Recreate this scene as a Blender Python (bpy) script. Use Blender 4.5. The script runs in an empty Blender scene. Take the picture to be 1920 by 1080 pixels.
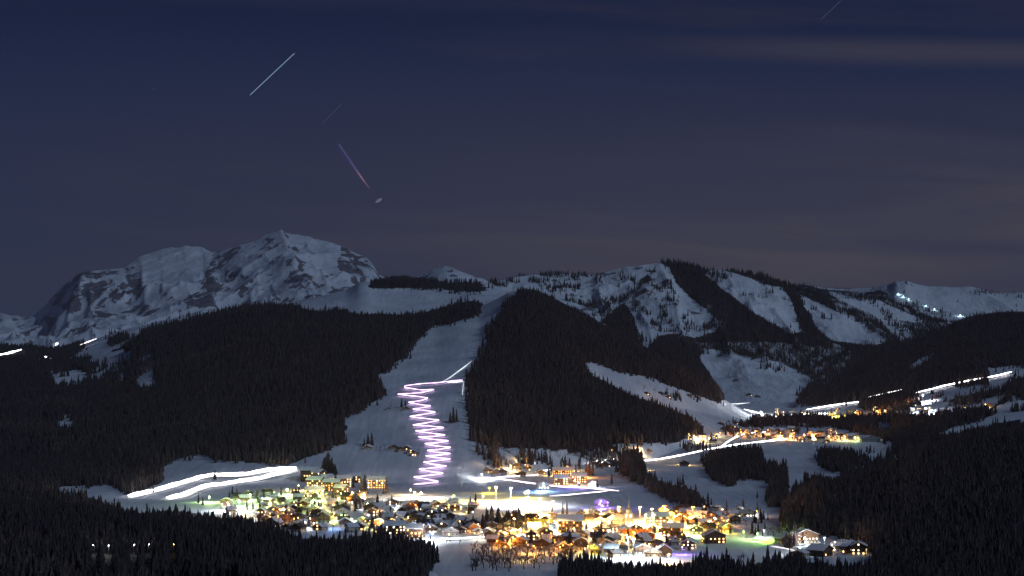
import bpy, bmesh, math, random
import numpy as np
from mathutils import Vector, Matrix
from mathutils.bvhtree import BVHTree

random.seed(7)
rng = np.random.default_rng(7)
sc = bpy.context.scene
col = sc.collection

# ------------------------------------------------------------------ camera
F = 3600.0                 # focal length in pixels of the 1920 px wide photograph
HORIZON = 640.0            # picture row of the horizon
PITCH = math.atan((HORIZON - 540.0) / F)
cam_data = bpy.data.cameras.new('camera')
cam = bpy.data.objects.new('camera', cam_data)
col.objects.link(cam)
cam.location = (0, 0, 0)
cam.rotation_euler = (math.pi / 2 + PITCH, 0, 0)
cam_data.sensor_width = 36.0
cam_data.lens = 36.0 * F / 1920.0
cam_data.clip_start = 1.0
cam_data.clip_end = 120000.0
sc.camera = cam

# ------------------------------------------------------------------ night sky
MOON = Vector((0.72, -0.58, 0.54)).normalized()
world = bpy.data.worlds.new('World')
sc.world = world
world.use_nodes = True
nt = world.node_tree
for n in list(nt.nodes):
    nt.nodes.remove(n)


def N(tree, kind, **kw):
    n = tree.nodes.new(kind)
    for k, v in kw.items():
        if k == 'inp':
            for a, b in v.items():
                n.inputs[a].default_value = b
        else:
            setattr(n, k, v)
    return n


def math_node(tree, op, a, b=None, c=None, clamp=False):
    n = tree.nodes.new('ShaderNodeMath')
    n.operation = op
    n.use_clamp = clamp
    for i, v in enumerate((a, b, c)):
        if v is None:
            continue
        if isinstance(v, (int, float)):
            n.inputs[i].default_value = v
        else:
            tree.links.new(v, n.inputs[i])
    return n.outputs[0]


def srgb(r, g, b):
    f = lambda c: (c / 255.0 / 12.92) if c / 255.0 <= 0.04045 else ((c / 255.0 + 0.055) / 1.055) ** 2.4
    return (f(r), f(g), f(b), 1.0)


tc = N(nt, 'ShaderNodeTexCoord')
sep = N(nt, 'ShaderNodeSeparateXYZ')
nt.links.new(tc.outputs['Generated'], sep.inputs[0])
X, Y, Z = sep.outputs
# height gradient
hgrad = N(nt, 'ShaderNodeValToRGB')
cr = hgrad.color_ramp
cr.elements[0].position = 0.0
cr.elements[0].color = srgb(36, 46, 69)
cr.elements[1].position = 1.0
cr.elements[1].color = srgb(14, 22, 44)
for p, c in ((0.03, (35, 44, 69)), (0.09, (30, 39, 67)), (0.14, (25, 34, 64)), (0.165, (17, 27, 57))):
    e = cr.elements.new(p)
    e.color = srgb(*c)
nt.links.new(math_node(nt, 'MAXIMUM', Z, 0.0), hgrad.inputs[0])
# thin moonlit cloud veils, drawn out along the horizon
comb = N(nt, 'ShaderNodeCombineXYZ')
nt.links.new(X, comb.inputs[0])
nt.links.new(Y, comb.inputs[1])
tilt = math_node(nt, 'MULTIPLY_ADD', X, 0.055, Z)
nt.links.new(math_node(nt, 'MULTIPLY', tilt, 13.0), comb.inputs[2])
nz = N(nt, 'ShaderNodeTexNoise', inp={'Scale': 2.6, 'Detail': 4.0, 'Roughness': 0.5, 'Distortion': 0.35})
nt.links.new(comb.outputs[0], nz.inputs['Vector'])
veil = N(nt, 'ShaderNodeMapRange', interpolation_type='SMOOTHSTEP', inp={'From Min': 0.38, 'From Max': 0.66, 'To Min': 0.0, 'To Max': 1.0})
nt.links.new(nz.outputs['Fac'], veil.inputs['Value'])
side = N(nt, 'ShaderNodeMapRange', interpolation_type='SMOOTHSTEP', inp={'From Min': -0.30, 'From Max': 0.16, 'To Min': 0.12, 'To Max': 1.0})
nt.links.new(X, side.inputs['Value'])
# a broad pale bank low in the sky and one long thin streak higher up
bank = N(nt, 'ShaderNodeMapRange', interpolation_type='SMOOTHSTEP', inp={'From Min': 0.165, 'From Max': 0.06, 'To Min': 0.0, 'To Max': 1.0})
nt.links.new(tilt, bank.inputs['Value'])
streak_a = N(nt, 'ShaderNodeMapRange', interpolation_type='SMOOTHSTEP', inp={'From Min': 0.0, 'From Max': 0.0105, 'To Min': 1.0, 'To Max': 0.0})
st_d = math_node(nt, 'ABSOLUTE', math_node(nt, 'SUBTRACT', math_node(nt, 'MULTIPLY_ADD', X, 0.047, Z), 0.1560))
nt.links.new(st_d, streak_a.inputs['Value'])
streak_x = N(nt, 'ShaderNodeMapRange', interpolation_type='SMOOTHSTEP', inp={'From Min': 0.0, 'From Max': 0.2, 'To Min': 0.0, 'To Max': 0.5})
nt.links.new(X, streak_x.inputs['Value'])
stk = math_node(nt, 'MULTIPLY', streak_a.outputs[0], streak_x.outputs[0])
bank_f = math_node(nt, 'MULTIPLY', bank.outputs[0], math_node(nt, 'MULTIPLY_ADD', veil.outputs[0], 0.62, 0.46))
veil_f = math_node(nt, 'MULTIPLY', veil.outputs[0], 0.26)
mix_f = math_node(nt, 'MAXIMUM', bank_f, veil_f)
mix_f = math_node(nt, 'MULTIPLY', mix_f, side.outputs[0])
mix_f = math_node(nt, 'MAXIMUM', mix_f, stk, clamp=True)
mixc = N(nt, 'ShaderNodeMix', data_type='RGBA')
nt.links.new(mix_f, mixc.inputs['Factor'])
nt.links.new(hgrad.outputs[0], mixc.inputs['A'])
mixc.inputs['B'].default_value = srgb(69, 65, 73)
bg = N(nt, 'ShaderNodeBackground', inp={'Strength': 1.0})
nt.links.new(mixc.outputs['Result'], bg.inputs['Color'])
sky = N(nt, 'ShaderNodeTexSky', sky_type='NISHITA', sun_disc=False)
sky.sun_elevation = math.asin(MOON.z)
sky.sun_rotation = math.atan2(MOON.x, MOON.y)
bg2 = N(nt, 'ShaderNodeBackground', inp={'Strength': 0.0004})
nt.links.new(sky.outputs[0], bg2.inputs['Color'])
add = N(nt, 'ShaderNodeAddShader')
nt.links.new(bg.outputs[0], add.inputs[0])
nt.links.new(bg2.outputs[0], add.inputs[1])
wout = N(nt, 'ShaderNodeOutputWorld')
nt.links.new(add.outputs[0], wout.inputs['Surface'])

# ------------------------------------------------------------------ moonlight
ml = bpy.data.lights.new('moonlight', 'SUN')
ml.energy = 0.82
ml.angle = math.radians(0.5)
ml.color = (0.60, 0.79, 1.06)
moon = bpy.data.objects.new('moonlight', ml)
moon.rotation_euler = (-MOON).to_track_quat('-Z', 'Y').to_euler()
col.objects.link(moon)

sc.view_settings.view_transform = 'Standard'
sc.view_settings.look = 'None'
sc.view_settings.exposure = 0.0
sc.view_settings.gamma = 1.0
sc.view_settings.use_curve_mapping = False
sc.render.engine = 'CYCLES'
sc.cycles.use_denoising = True
sc.cycles.max_bounces = 4
sc.cycles.diffuse_bounces = 2
sc.cycles.volume_bounces = 0
sc.cycles.transparent_max_bounces = 4
sc.cycles.use_light_tree = True
sc.cycles.sample_clamp_indirect = 4.0
sc.cycles.sample_clamp_direct = 0.0


# ------------------------------------------------------------------ picture <-> place
cp, sp = math.cos(PITCH), math.sin(PITCH)


def pt(px, py, yy):
    """point of the place seen at picture position (px, py) at forward distance yy (numpy friendly)"""
    u = (np.asarray(px, float) - 960.0) / F
    v = (540.0 - np.asarray(py, float)) / F
    dx, dy, dz = u, cp - v * sp, sp + v * cp
    return dx / dy * yy, yy + 0 * dx, dz / dy * yy


def to_px(x, y, z):
    f = y * cp + z * sp
    up = -y * sp + z * cp
    return 960.0 + F * x / f, 540.0 - F * up / f


# ------------------------------------------------------------------ numpy noise
_perm = rng.permutation(4096)


def vnoise(x, y, seed=0):
    xi = np.floor(x).astype(int)
    yi = np.floor(y).astype(int)
    fx = x - xi
    fy = y - yi
    fx = fx * fx * fx * (fx * (fx * 6 - 15) + 10)
    fy = fy * fy * fy * (fy * (fy * 6 - 15) + 10)
    h = lambda a, b: _perm[(_perm[(a + seed * 131) & 4095] + b) & 4095] / 4095.0 * 2 - 1
    return (h(xi, yi) * (1 - fx) + h(xi + 1, yi) * fx) * (1 - fy) + (h(xi, yi + 1) * (1 - fx) + h(xi + 1, yi + 1) * fx) * fy


def fbm(x, y, oct=5, seed=0, gain=0.5):
    s, a, t = 0, 1.0, 0
    for i in range(oct):
        s = s + a * vnoise(x * 2 ** i + 17.3 * i, y * 2 ** i + 5.1 * i, seed + i)
        t += a
        a *= gain
    return s / t


def ridged(x, y, oct=5, seed=0, gain=0.5):
    s, a, t, w = 0, 1.0, 0, 1.0
    for i in range(oct):
        r = (1 - np.abs(vnoise(x * 2 ** i + 31.7 * i, y * 2 ** i + 9.2 * i, seed + i)) * 1.6)
        r = np.clip(r, 0, 1) ** 2 * w
        w = np.clip(r * 1.6, 0, 1)
        s = s + a * r
        t += a
        a *= gain
    return s / t


def inpoly(px, py, poly):
    px = np.asarray(px, float)
    py = np.asarray(py, float)
    c = np.zeros(px.shape, bool)
    n = len(poly)
    j = n - 1
    for i in range(n):
        xi, yi = poly[i]
        xj, yj = poly[j]
        if yi != yj:
            t = ((yi > py) != (yj > py)) & (px < (xj - xi) * (py - yi) / (yj - yi) + xi)
            c ^= t
        j = i
    return c


def anypoly(px, py, polys):
    r = np.zeros(np.shape(px), bool)
    for p in polys:
        r |= inpoly(px, py, p)
    return r


# ------------------------------------------------------------------ forest and snow map (outlines seen from the terrace)
FOREST = [
    # left hill
    [(-400, 643), (60, 642), (165, 641), (150, 655), (122, 676), (180, 667), (225, 652), (272, 618), (330, 605), (400, 590), (460, 573),
     (500, 570), (545, 574), (600, 583), (650, 579), (665, 590), (700, 588), (760, 590), (800, 585), (860, 567), (890, 564),
     (906, 570), (892, 590), (850, 604), (812, 610), (780, 640), (755, 670), (705, 705), (715, 716), (728, 738), (700, 755),
     (640, 785), (652, 800), (640, 825), (600, 850), (540, 872), (480, 868), (400, 862), (378, 848), (302, 870), (306, 905),
     (240, 928), (198, 905), (100, 915), (-400, 925)],
    # knob right of the piste
    [(958, 560), (985, 541), (1010, 545), (1050, 565), (1100, 590), (1160, 625), (1210, 650), (1260, 665), (1300, 690),
     (1340, 715), (1358, 740), (1352, 757), (1300, 738), (1240, 718), (1225, 708), (1175, 700), (1150, 692), (1110, 678),
     (1093, 684), (1115, 705), (1160, 728), (1195, 745), (1230, 755), (1260, 768), (1290, 780), (1318, 800), (1320, 812),
     (1260, 830), (1160, 832), (1080, 845), (1000, 840), (920, 838), (880, 826), (876, 760), (880, 700), (905, 665),
     (916, 630), (934, 592)],
    # far knoll beyond the alp
    [(690, 540), (700, 520), (735, 511), (765, 512), (795, 520), (835, 526), (835, 540)],
    # hillside above the right road
    [(1495, 758), (1496, 742), (1520, 716), (1548, 711), (1600, 685), (1640, 655), (1690, 640), (1760, 612), (1800, 598),
     (1830, 590), (1880, 584), (2400, 580), (2400, 690), (1900, 684), (1870, 690), (1850, 688), (1822, 700), (1790, 707),
     (1720, 733), (1672, 738), (1660, 728), (1640, 742), (1600, 752), (1560, 756)],
    # near right hill
    [(1470, 1030), (1470, 962), (1486, 928), (1490, 912), (1520, 896), (1560, 902), (1600, 882), (1630, 872), (1662, 858), (1680, 830),
     (1720, 826), (1780, 815), (1840, 803), (1880, 790), (2400, 770), (2400, 1400), (1650, 1400), (1640, 1040), (1600, 1010), (1530, 1000)],
    # band of wood between the two right meadows
    [(1560, 788), (1600, 778), (1660, 774), (1750, 780), (1810, 768), (1850, 763), (1872, 775), (1830, 790), (1775, 805),
     (1745, 822), (1700, 832), (1650, 822), (1600, 808), (1560, 800)],
    [(1610, 766), (1618, 740), (1650, 728), (1662, 748), (1700, 738), (1728, 742), (1722, 762), (1680, 766)],
    [(1640, 755), (1652, 730), (1672, 737), (1670, 760)],
    [(1770, 756), (1800, 742), (1840, 736), (1850, 744), (1810, 756)],
    [(1860, 765), (1885, 742), (1892, 722), (1904, 708), (2400, 690), (2400, 745), (1920, 752), (1905, 735), (1880, 758)],
    # copses on the plain
    [(1165, 838), (1200, 845), (1210, 880), (1240, 905), (1300, 918), (1330, 945), (1310, 952), (1240, 932), (1200, 908), (1165, 880)],
    [(1315, 862), (1340, 842), (1425, 838), (1436, 868), (1474, 875), (1476, 940), (1452, 905), (1400, 893), (1372, 915), (1335, 898)],
    [(1534, 872), (1536, 842), (1560, 842), (1605, 848), (1613, 868), (1590, 880), (1560, 884)],
    [(1440, 950), (1440, 880), (1472, 870), (1482, 950)],
    [(1415, 800), (1400, 790), (1440, 782), (1520, 778), (1560, 780), (1560, 795), (1500, 790)],
    # lower right foreground belt
    [(1040, 1400), (1050, 1060), (1090, 1045), (1180, 1058), (1260, 1062), (1300, 1052), (1340, 1048), (1400, 1062),
     (1440, 1050), (1480, 1042), (1560, 1060), (1640, 1060), (1660, 1400)],
    # left foreground
    [(-400, 915), (0, 915), (100, 922), (180, 935), (245, 962), (330, 958), (400, 968), (450, 968), (520, 985), (545, 1008), (620, 1008),
     (690, 1006), (770, 1012), (818, 1030), (822, 1050), (790, 1090), (780, 1400), (-400, 1400)],
    # mountain right of the valley
    [(1232, 490), (1256, 482), (1300, 488), (1400, 500), (1450, 512), (1540, 542), (1620, 549), (1650, 544), (1700, 566), (1760, 590),
     (1800, 598), (1850, 600), (1850, 720), (1700, 720), (1540, 735), (1525, 712), (1480, 688), (1455, 678), (1400, 672), (1365, 662), (1330, 655), (1310, 668),
     (1330, 700), (1358, 740), (1350, 755), (1200, 660), (1213, 652), (1240, 628), (1270, 624), (1300, 633), (1340, 622),
     (1350, 604), (1325, 583), (1295, 558), (1268, 530), (1255, 500)],
    [(1128, 602), (1150, 582), (1170, 568), (1185, 588), (1195, 620), (1204, 656), (1170, 640)],
    [(200, 642), (215, 630), (240, 625), (246, 632), (225, 645), (205, 648)],
]
SNOW = [   # clearings cut out of the woods above
    [(1336, 503), (1375, 512), (1402, 520), (1432, 533), (1465, 540), (1482, 560), (1492, 590), (1502, 622), (1485, 625), (1450, 606),
     (1420, 590), (1400, 575), (1372, 553), (1348, 538), (1322, 515)],
    [(1500, 553), (1540, 570), (1580, 590), (1612, 606), (1640, 625), (1668, 637), (1650, 645), (1620, 646), (1590, 642), (1560, 637),
     (1545, 626), (1530, 610), (1520, 590), (1505, 572)],
    [(1555, 548), (1600, 558), (1645, 562), (1690, 583), (1732, 600), (1715, 604), (1685, 600), (1702, 615), (1710, 632), (1688, 636),
     (1668, 620), (1655, 602), (1630, 585), (1600, 574), (1575, 562)],
    [(1668, 556), (1700, 560), (1740, 575), (1795, 598), (1780, 602), (1740, 592), (1705, 576)],
    [(92, 690), (130, 686), (168, 694), (166, 722), (100, 722)],
    [(168, 678), (195, 660), (250, 655), (246, 688), (208, 700), (170, 718)],
    [(250, 710), (256, 672), (284, 660), (292, 690), (290, 724), (260, 724)],
    [(222, 715), (224, 698), (234, 696), (236, 716)],
    [(100, 800), (118, 778), (140, 776), (136, 800)],
    [(1704, 690), (1720, 675), (1755, 658), (1757, 662), (1735, 680), (1708, 696)],
    [(1280, 610), (1300, 596), (1335, 600), (1345, 618), (1300, 632), (1272, 624)],
    [(1640, 842), (1662, 832), (1664, 868), (1650, 880), (1632, 870)],
    [(1672, 852), (1684, 852), (1690, 862), (1676, 868)],
    [(1370, 920), (1380, 900), (1410, 895), (1445, 915), (1430, 935), (1395, 930)],
    [(1640, 792), (1668, 788), (1672, 800), (1646, 804)],
]
SPECKLE = [  # (outline, share of woodland) for open wood on the high slopes
    ([(905, 545), (930, 520), (1000, 507), (1110, 503), (1110, 520), (1000, 530), (960, 535), (930, 545), (900, 545)], 0.40),
    ([(1000, 530), (1110, 515), (1250, 500), (1350, 590), (1350, 625), (1270, 625), (1215, 655), (1190, 600), (1130, 602), (1060, 565)], 0.30),
    ([(1040, 520), (1090, 512), (1160, 518), (1160, 526), (1100, 532), (1050, 532)], 0.35),
    ([(1200, 525), (1215, 515), (1225, 525), (1210, 530)], 0.9),
    ([(1220, 620), (1240, 590), (1300, 590), (1320, 610), (1260, 625)], 0.30),
    ([(1190, 640), (1200, 600), (1215, 620), (1215, 652)], 0.35),
    ([(1340, 505), (1370, 512), (1352, 540), (1322, 520)], 0.5),
    ([(1370, 512), (1480, 545), (1500, 620), (1400, 575)], 0.06),
    ([(1505, 560), (1560, 590), (1550, 605), (1520, 580)], 0.2),
    ([(1560, 550), (1650, 560), (1730, 600), (1710, 632), (1670, 630), (1620, 580)], 0.13),
    ([(1640, 570), (1700, 590), (1715, 635), (1680, 632)], 0.35),
    ([(1665, 528), (1700, 522), (1720, 545), (1700, 575), (1790, 590), (1790, 602), (1700, 580)], 0.15),
    ([(1690, 560), (1720, 562), (1790, 590), (1760, 594), (1700, 578)], 0.5),
    ([(1820, 540), (1905, 546), (1905, 552), (1825, 549)], 0.5),
    ([(1720, 545), (1920, 552), (1920, 590), (1800, 595)], 0.05),
    ([(835, 527), (900, 527), (915, 545), (880, 548), (832, 543)], 0.75),
    ([(1310, 665), (1360, 662), (1450, 675), (1520, 705), (1480, 700), (1400, 690), (1350, 672)], 0.28),
    ([(1380, 660), (1420, 665), (1420, 690), (1385, 688)], 0.4),
    ([(1320, 690), (1520, 710), (1490, 760), (1370, 760)], 0.0),
    ([(1545, 640), (1600, 650), (1600, 690), (1540, 700)], 0.0),
    ([(105, 690), (290, 665), (290, 720), (100, 720)], 0.30),
    ([(1210, 725), (1290, 735), (1340, 760), (1250, 750)], 0.18),
    ([(900, 838), (1160, 835), (1160, 880), (1090, 870), (930, 880), (890, 850)], 0.5),
    ([(1160, 838), (1330, 820), (1330, 850), (1180, 860)], 0.16),
    ([(1320, 815), (1400, 790), (1600, 785), (1560, 800), (1400, 815)], 0.35),
    ([(1590, 850), (1660, 830), (1660, 880), (1610, 930), (1560, 930)], 0.35),
    ([(1740, 735), (1920, 700), (1920, 770), (1760, 790)], 0.16),
    ([(1200, 880), (1330, 900), (1450, 930), (1450, 960), (1330, 960)], 0.06),
    ([(1400, 660), (1560, 640), (1560, 720), (1440, 690)], 0.0),
]


THIN = [   # woods with snow showing between the trees
    ([(1300, 640), (1560, 640), (1600, 660), (1560, 730), (1450, 690), (1330, 668)], 0.62),
    ([(1540, 545), (1720, 555), (1800, 600), (1720, 640), (1640, 640), (1560, 575)], 0.60),
    ([(1240, 484), (1450, 508), (1560, 550), (1500, 560), (1400, 520), (1290, 500)], 0.72),
    ([(1260, 560), (1360, 560), (1400, 620), (1300, 640), (1240, 630)], 0.72),
    ([(1400, 560), (1520, 600), (1560, 650), (1430, 640)], 0.80),
    ([(100, 680), (320, 650), (320, 720), (100, 720)], 0.80),
    ([(420, 570), (700, 575), (700, 600), (420, 600)], 0.85),
]


def wood_share(px, py):
    f = anypoly(px, py, FOREST) & ~anypoly(px, py, SNOW)
    s = f.astype(float)
    for poly, k in THIN:
        s = np.where(f & inpoly(px, py, poly), k, s)
    for poly, k in SPECKLE:
        m = inpoly(px, py, poly)
        s = np.where(m & (s < k), k, s)
    return s


# ------------------------------------------------------------------ materials
def new_mat(name):
    m = bpy.data.materials.new(name)
    m.use_nodes = True
    return m, m.node_tree, m.node_tree.nodes['Principled BSDF']


def simple(name, c, rough=0.8, noise=0.0, scale=1.0, metal=0.0):
    m, t, b = new_mat(name)
    b.inputs['Base Color'].default_value = (*c, 1)
    b.inputs['Roughness'].default_value = rough
    b.inputs['Metallic'].default_value = metal
    if noise:
        tcn = N(t, 'ShaderNodeTexCoord')
        nn = N(t, 'ShaderNodeTexNoise', inp={'Scale': scale, 'Detail': 4.0})
        t.links.new(tcn.outputs['Object'], nn.inputs['Vector'])
        mr = N(t, 'ShaderNodeMapRange', inp={'From Min': 0.3, 'From Max': 0.7, 'To Min': 1 - noise, 'To Max': 1 + noise})
        t.links.new(nn.outputs['Fac'], mr.inputs['Value'])
        mx = N(t, 'ShaderNodeVectorMath', operation='SCALE')
        mx.inputs[0].default_value = c
        t.links.new(mr.outputs[0], mx.inputs['Scale'])
        t.links.new(mx.outputs[0], b.inputs['Base Color'])
    return m


def glow(name, c, strength, sample=False):
    m, t, b = new_mat(name)
    b.inputs['Base Color'].default_value = (*[0.5 * v for v in c], 1)
    b.inputs['Emission Color'].default_value = (*c, 1)
    b.inputs['Emission Strength'].default_value = strength
    m.cycles.emission_sampling = 'AUTO' if sample else 'NONE'
    return m


def terrain_mat(name, far=False):
    m, t, b = new_mat(name)
    geo = N(t, 'ShaderNodeNewGeometry')
    k = 0.25 if far else 1.0
    n1 = N(t, 'ShaderNodeTexNoise', inp={'Scale': 0.012 * k, 'Detail': 8.0, 'Roughness': 0.6})
    n2 = N(t, 'ShaderNodeTexNoise', inp={'Scale': 0.09 * k, 'Detail': 6.0, 'Roughness': 0.65})
    mp = N(t, 'ShaderNodeMapping', inp={'Scale': (1.0, 0.35 if far else 0.6, 1.0)})
    t.links.new(geo.outputs['Position'], mp.inputs['Vector'])
    for n in (n1, n2):
        t.links.new(mp.outputs[0], n.inputs['Vector'])
    snow = N(t, 'ShaderNodeValToRGB')
    snow.color_ramp.elements[0].position = 0.3
    snow.color_ramp.elements[0].color = (0.56, 0.60, 0.68, 1)
    snow.color_ramp.elements[1].position = 0.65
    snow.color_ramp.elements[1].color = (0.80, 0.83, 0.88, 1)
    t.links.new(n1.outputs['Fac'], snow.inputs[0])
    gr = N(t, 'ShaderNodeTexNoise', inp={'Scale': 1.0, 'Detail': 2.0})
    gm = N(t, 'ShaderNodeMapping', inp={'Scale': (0.16, 0.010, 0.02), 'Rotation': (0, 0, 0.12)})
    t.links.new(geo.outputs['Position'], gm.inputs['Vector'])
    t.links.new(gm.outputs[0], gr.inputs['Vector'])
    gv = N(t, 'ShaderNodeMapRange', inp={'From Min': 0.3, 'From Max': 0.7, 'To Min': 0.86, 'To Max': 1.08})
    t.links.new(gr.outputs['Fac'], gv.inputs['Value'])
    gs = N(t, 'ShaderNodeVectorMath', operation='SCALE')
    t.links.new(snow.outputs[0], gs.inputs[0])
    t.links.new(gv.outputs[0], gs.inputs['Scale'])
    rock = N(t, 'ShaderNodeValToRGB')
    rock.color_ramp.elements[0].position = 0.3
    rock.color_ramp.elements[0].color = (0.05, 0.045, 0.055, 1)
    rock.color_ramp.elements[1].position = 0.7
    rock.color_ramp.elements[1].color = (0.22, 0.20, 0.22, 1)
    t.links.new(n2.outputs['Fac'], rock.inputs[0])
    ar = N(t, 'ShaderNodeAttribute', attribute_name='rock')
    ad = N(t, 'ShaderNodeAttribute', attribute_name='wood')
    rk = math_node(t, 'ADD', ar.outputs['Fac'], math_node(t, 'MULTIPLY_ADD', n2.outputs['Fac'], 1.3, -0.65))
    rks = N(t, 'ShaderNodeMapRange', interpolation_type='SMOOTHSTEP', inp={'From Min': 0.38, 'From Max': 0.62})
    t.links.new(rk, rks.inputs['Value'])
    if far:
        rks.inputs['From Min'].default_value = 0.45
        rks.inputs['From Max'].default_value = 0.56
    m1 = N(t, 'ShaderNodeMix', data_type='RGBA')
    t.links.new(rks.outputs[0], m1.inputs['Factor'])
    t.links.new(gs.outputs[0], m1.inputs['A'])
    t.links.new(rock.outputs[0], m1.inputs['B'])
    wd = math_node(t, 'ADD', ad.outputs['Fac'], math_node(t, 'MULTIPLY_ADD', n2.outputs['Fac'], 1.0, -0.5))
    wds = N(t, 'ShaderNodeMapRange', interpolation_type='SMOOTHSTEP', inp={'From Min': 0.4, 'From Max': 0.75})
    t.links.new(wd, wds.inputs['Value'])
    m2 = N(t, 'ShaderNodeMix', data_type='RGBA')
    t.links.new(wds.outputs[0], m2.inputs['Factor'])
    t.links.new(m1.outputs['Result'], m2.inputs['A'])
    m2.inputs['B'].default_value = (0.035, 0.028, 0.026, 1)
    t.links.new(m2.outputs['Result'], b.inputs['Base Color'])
    b.inputs['Roughness'].default_value = 0.75
    b.inputs['Specular IOR Level'].default_value = 0.15
    bump = N(t, 'ShaderNodeBump', inp={'Strength': 0.5, 'Distance': 26.0 if far else 1.6})
    t.links.new(n2.outputs['Fac'], bump.inputs['Height'])
    t.links.new(bump.outputs[0], b.inputs['Normal'])
    return m


M = {}
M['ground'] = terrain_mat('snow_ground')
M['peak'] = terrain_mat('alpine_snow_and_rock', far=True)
M['needles'] = simple('spruce_needles', (0.048, 0.033, 0.033), 0.9, 0.45, 0.6)
M['needles2'] = simple('dark_spruce_needles', (0.027, 0.021, 0.022), 0.9, 0.45, 0.6)
M['larch'] = simple('brown_bare_twigs', (0.075, 0.052, 0.042), 0.9, 0.4, 0.6)
M['bark'] = simple('bark', (0.06, 0.045, 0.035), 0.9, 0.3, 2.0)
M['roofsnow'] = simple('roof_snow', (0.72, 0.74, 0.78), 0.7, 0.12, 0.4)
M['tiles'] = simple('dark_roof', (0.07, 0.055, 0.05), 0.8, 0.3, 1.5)
M['wood_dark'] = simple('dark_larch_boards', (0.085, 0.045, 0.026), 0.8, 0.35, 1.2)
M['wood_mid'] = simple('brown_larch_boards', (0.16, 0.085, 0.045), 0.8, 0.3, 1.2)
M['plaster'] = simple('cream_render', (0.50, 0.46, 0.38), 0.85, 0.12, 0.7)
M['stone'] = simple('grey_stone', (0.25, 0.24, 0.23), 0.85, 0.3, 0.9)
M['concrete'] = simple('pale_concrete', (0.38, 0.37, 0.36), 0.85, 0.15, 0.7)
M['metal'] = simple('galvanised_metal', (0.30, 0.31, 0.32), 0.5, 0.1, 1.0, 0.7)
M['road'] = simple('packed_road_snow', (0.46, 0.46, 0.48), 0.7, 0.2, 0.3)
M['yellow_roof'] = simple('yellow_awning', (0.75, 0.60, 0.06), 0.7, 0.1, 0.5)
M['orange_roof'] = simple('orange_marquee_cloth', (0.80, 0.30, 0.05), 0.7, 0.15, 0.5)
M['glass_dark'] = simple('dark_window_glass', (0.02, 0.025, 0.03), 0.15)
M['win_warm'] = glow('warm_lit_window', (1.0, 0.62, 0.26), 5.0)
M['win_white'] = glow('white_lit_window', (1.0, 0.86, 0.66), 6.0)
M['win_orange'] = glow('orange_lit_window', (1.0, 0.42, 0.10), 4.0)

# ------------------------------------------------------------------ object helpers


def tag(o, label=None, cat=None, group=None, kind=None):
    if label: o['label'] = label
    if cat: o['category'] = cat
    if group: o['group'] = group
    if kind: o['kind'] = kind
    return o


def empty(name, loc, rz=0.0):
    o = bpy.data.objects.new(name, None)
    o.location = loc
    o.rotation_euler = (0, 0, rz)
    o.empty_display_size = 0.5
    col.objects.link(o)
    return o


def link(name, me, parent=None, loc=None, rz=None):
    o = bpy.data.objects.new(name, me)
    if parent is not None: o.parent = parent
    if loc is not None: o.location = loc
    if rz is not None: o.rotation_euler = (0, 0, rz)
    col.objects.link(o)
    return o


def mesh(name, verts, faces, mat, smooth=False):
    me = bpy.data.meshes.new(name)
    me.from_pydata([tuple(v) for v in verts], [], faces)
    if mat is not None: me.materials.append(mat)
    if smooth:
        me.polygons.foreach_set('use_smooth', [True] * len(me.polygons))
    me.update()
    return me


class MB:
    def __init__(s):
        s.v, s.f = [], []

    def box(s, x0, x1, y0, y1, z0, z1):
        b = len(s.v)
        s.v += [(x0, y0, z0), (x1, y0, z0), (x1, y1, z0), (x0, y1, z0), (x0, y0, z1), (x1, y0, z1), (x1, y1, z1), (x0, y1, z1)]
        s.f += [tuple(b + i for i in q) for q in ((0, 3, 2, 1), (4, 5, 6, 7), (0, 1, 5, 4), (1, 2, 6, 5), (2, 3, 7, 6), (3, 0, 4, 7))]
        return s

    def prism(s, prof, y0, y1):
        """profile in x,z (counter-clockwise seen from -y) drawn out along y"""
        b, n = len(s.v), len(prof)
        s.v += [(x, y0, z) for x, z in prof] + [(x, y1, z) for x, z in prof]
        s.f.append(tuple(b + i for i in range(n)))
        s.f.append(tuple(b + n + i for i in reversed(range(n))))
        for i in range(n):
            j = (i + 1) % n
            s.f.append((b + j, b + i, b + n + i, b + n + j))
        return s

    def tube(s, p, q, r0, r1, n=6):
        p, q = Vector(p), Vector(q)
        d = (q - p).normalized()
        a = d.orthogonal().normalized()
        c = d.cross(a)
        b = len(s.v)
        for P, r in ((p, r0), (q, r1)):
            for i in range(n):
                t = 2 * math.pi * i / n
                s.v.append(tuple(P + (a * math.cos(t) + c * math.sin(t)) * r))
        for i in range(n):
            j = (i + 1) % n
            s.f.append((b + i, b + j, b + n + j, b + n + i))
        s.f.append(tuple(b + n + i for i in range(n)))
        s.f.append(tuple(b + i for i in reversed(range(n))))
        return s

    def lathe(s, prof, n=12, cx=0, cy=0):
        b = len(s.v)
        for r, z in prof:
            for i in range(n):
                t = 2 * math.pi * i / n
                s.v.append((cx + r * math.cos(t), cy + r * math.sin(t), z))
        for k in range(len(prof) - 1):
            for i in range(n):
                j = (i + 1) % n
                s.f.append((b + k * n + i, b + k * n + j, b + (k + 1) * n + j, b + (k + 1) * n + i))
        return s

    def me(s, name, mat, smooth=False):
        return mesh(name, s.v, s.f, mat, smooth)

    def build(s, name, mat, parent=None, loc=None, rz=None):
        return link(name, s.me(name, mat), parent, loc, rz)


# ------------------------------------------------------------------ terrain sheets
SHEETS = []


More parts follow.
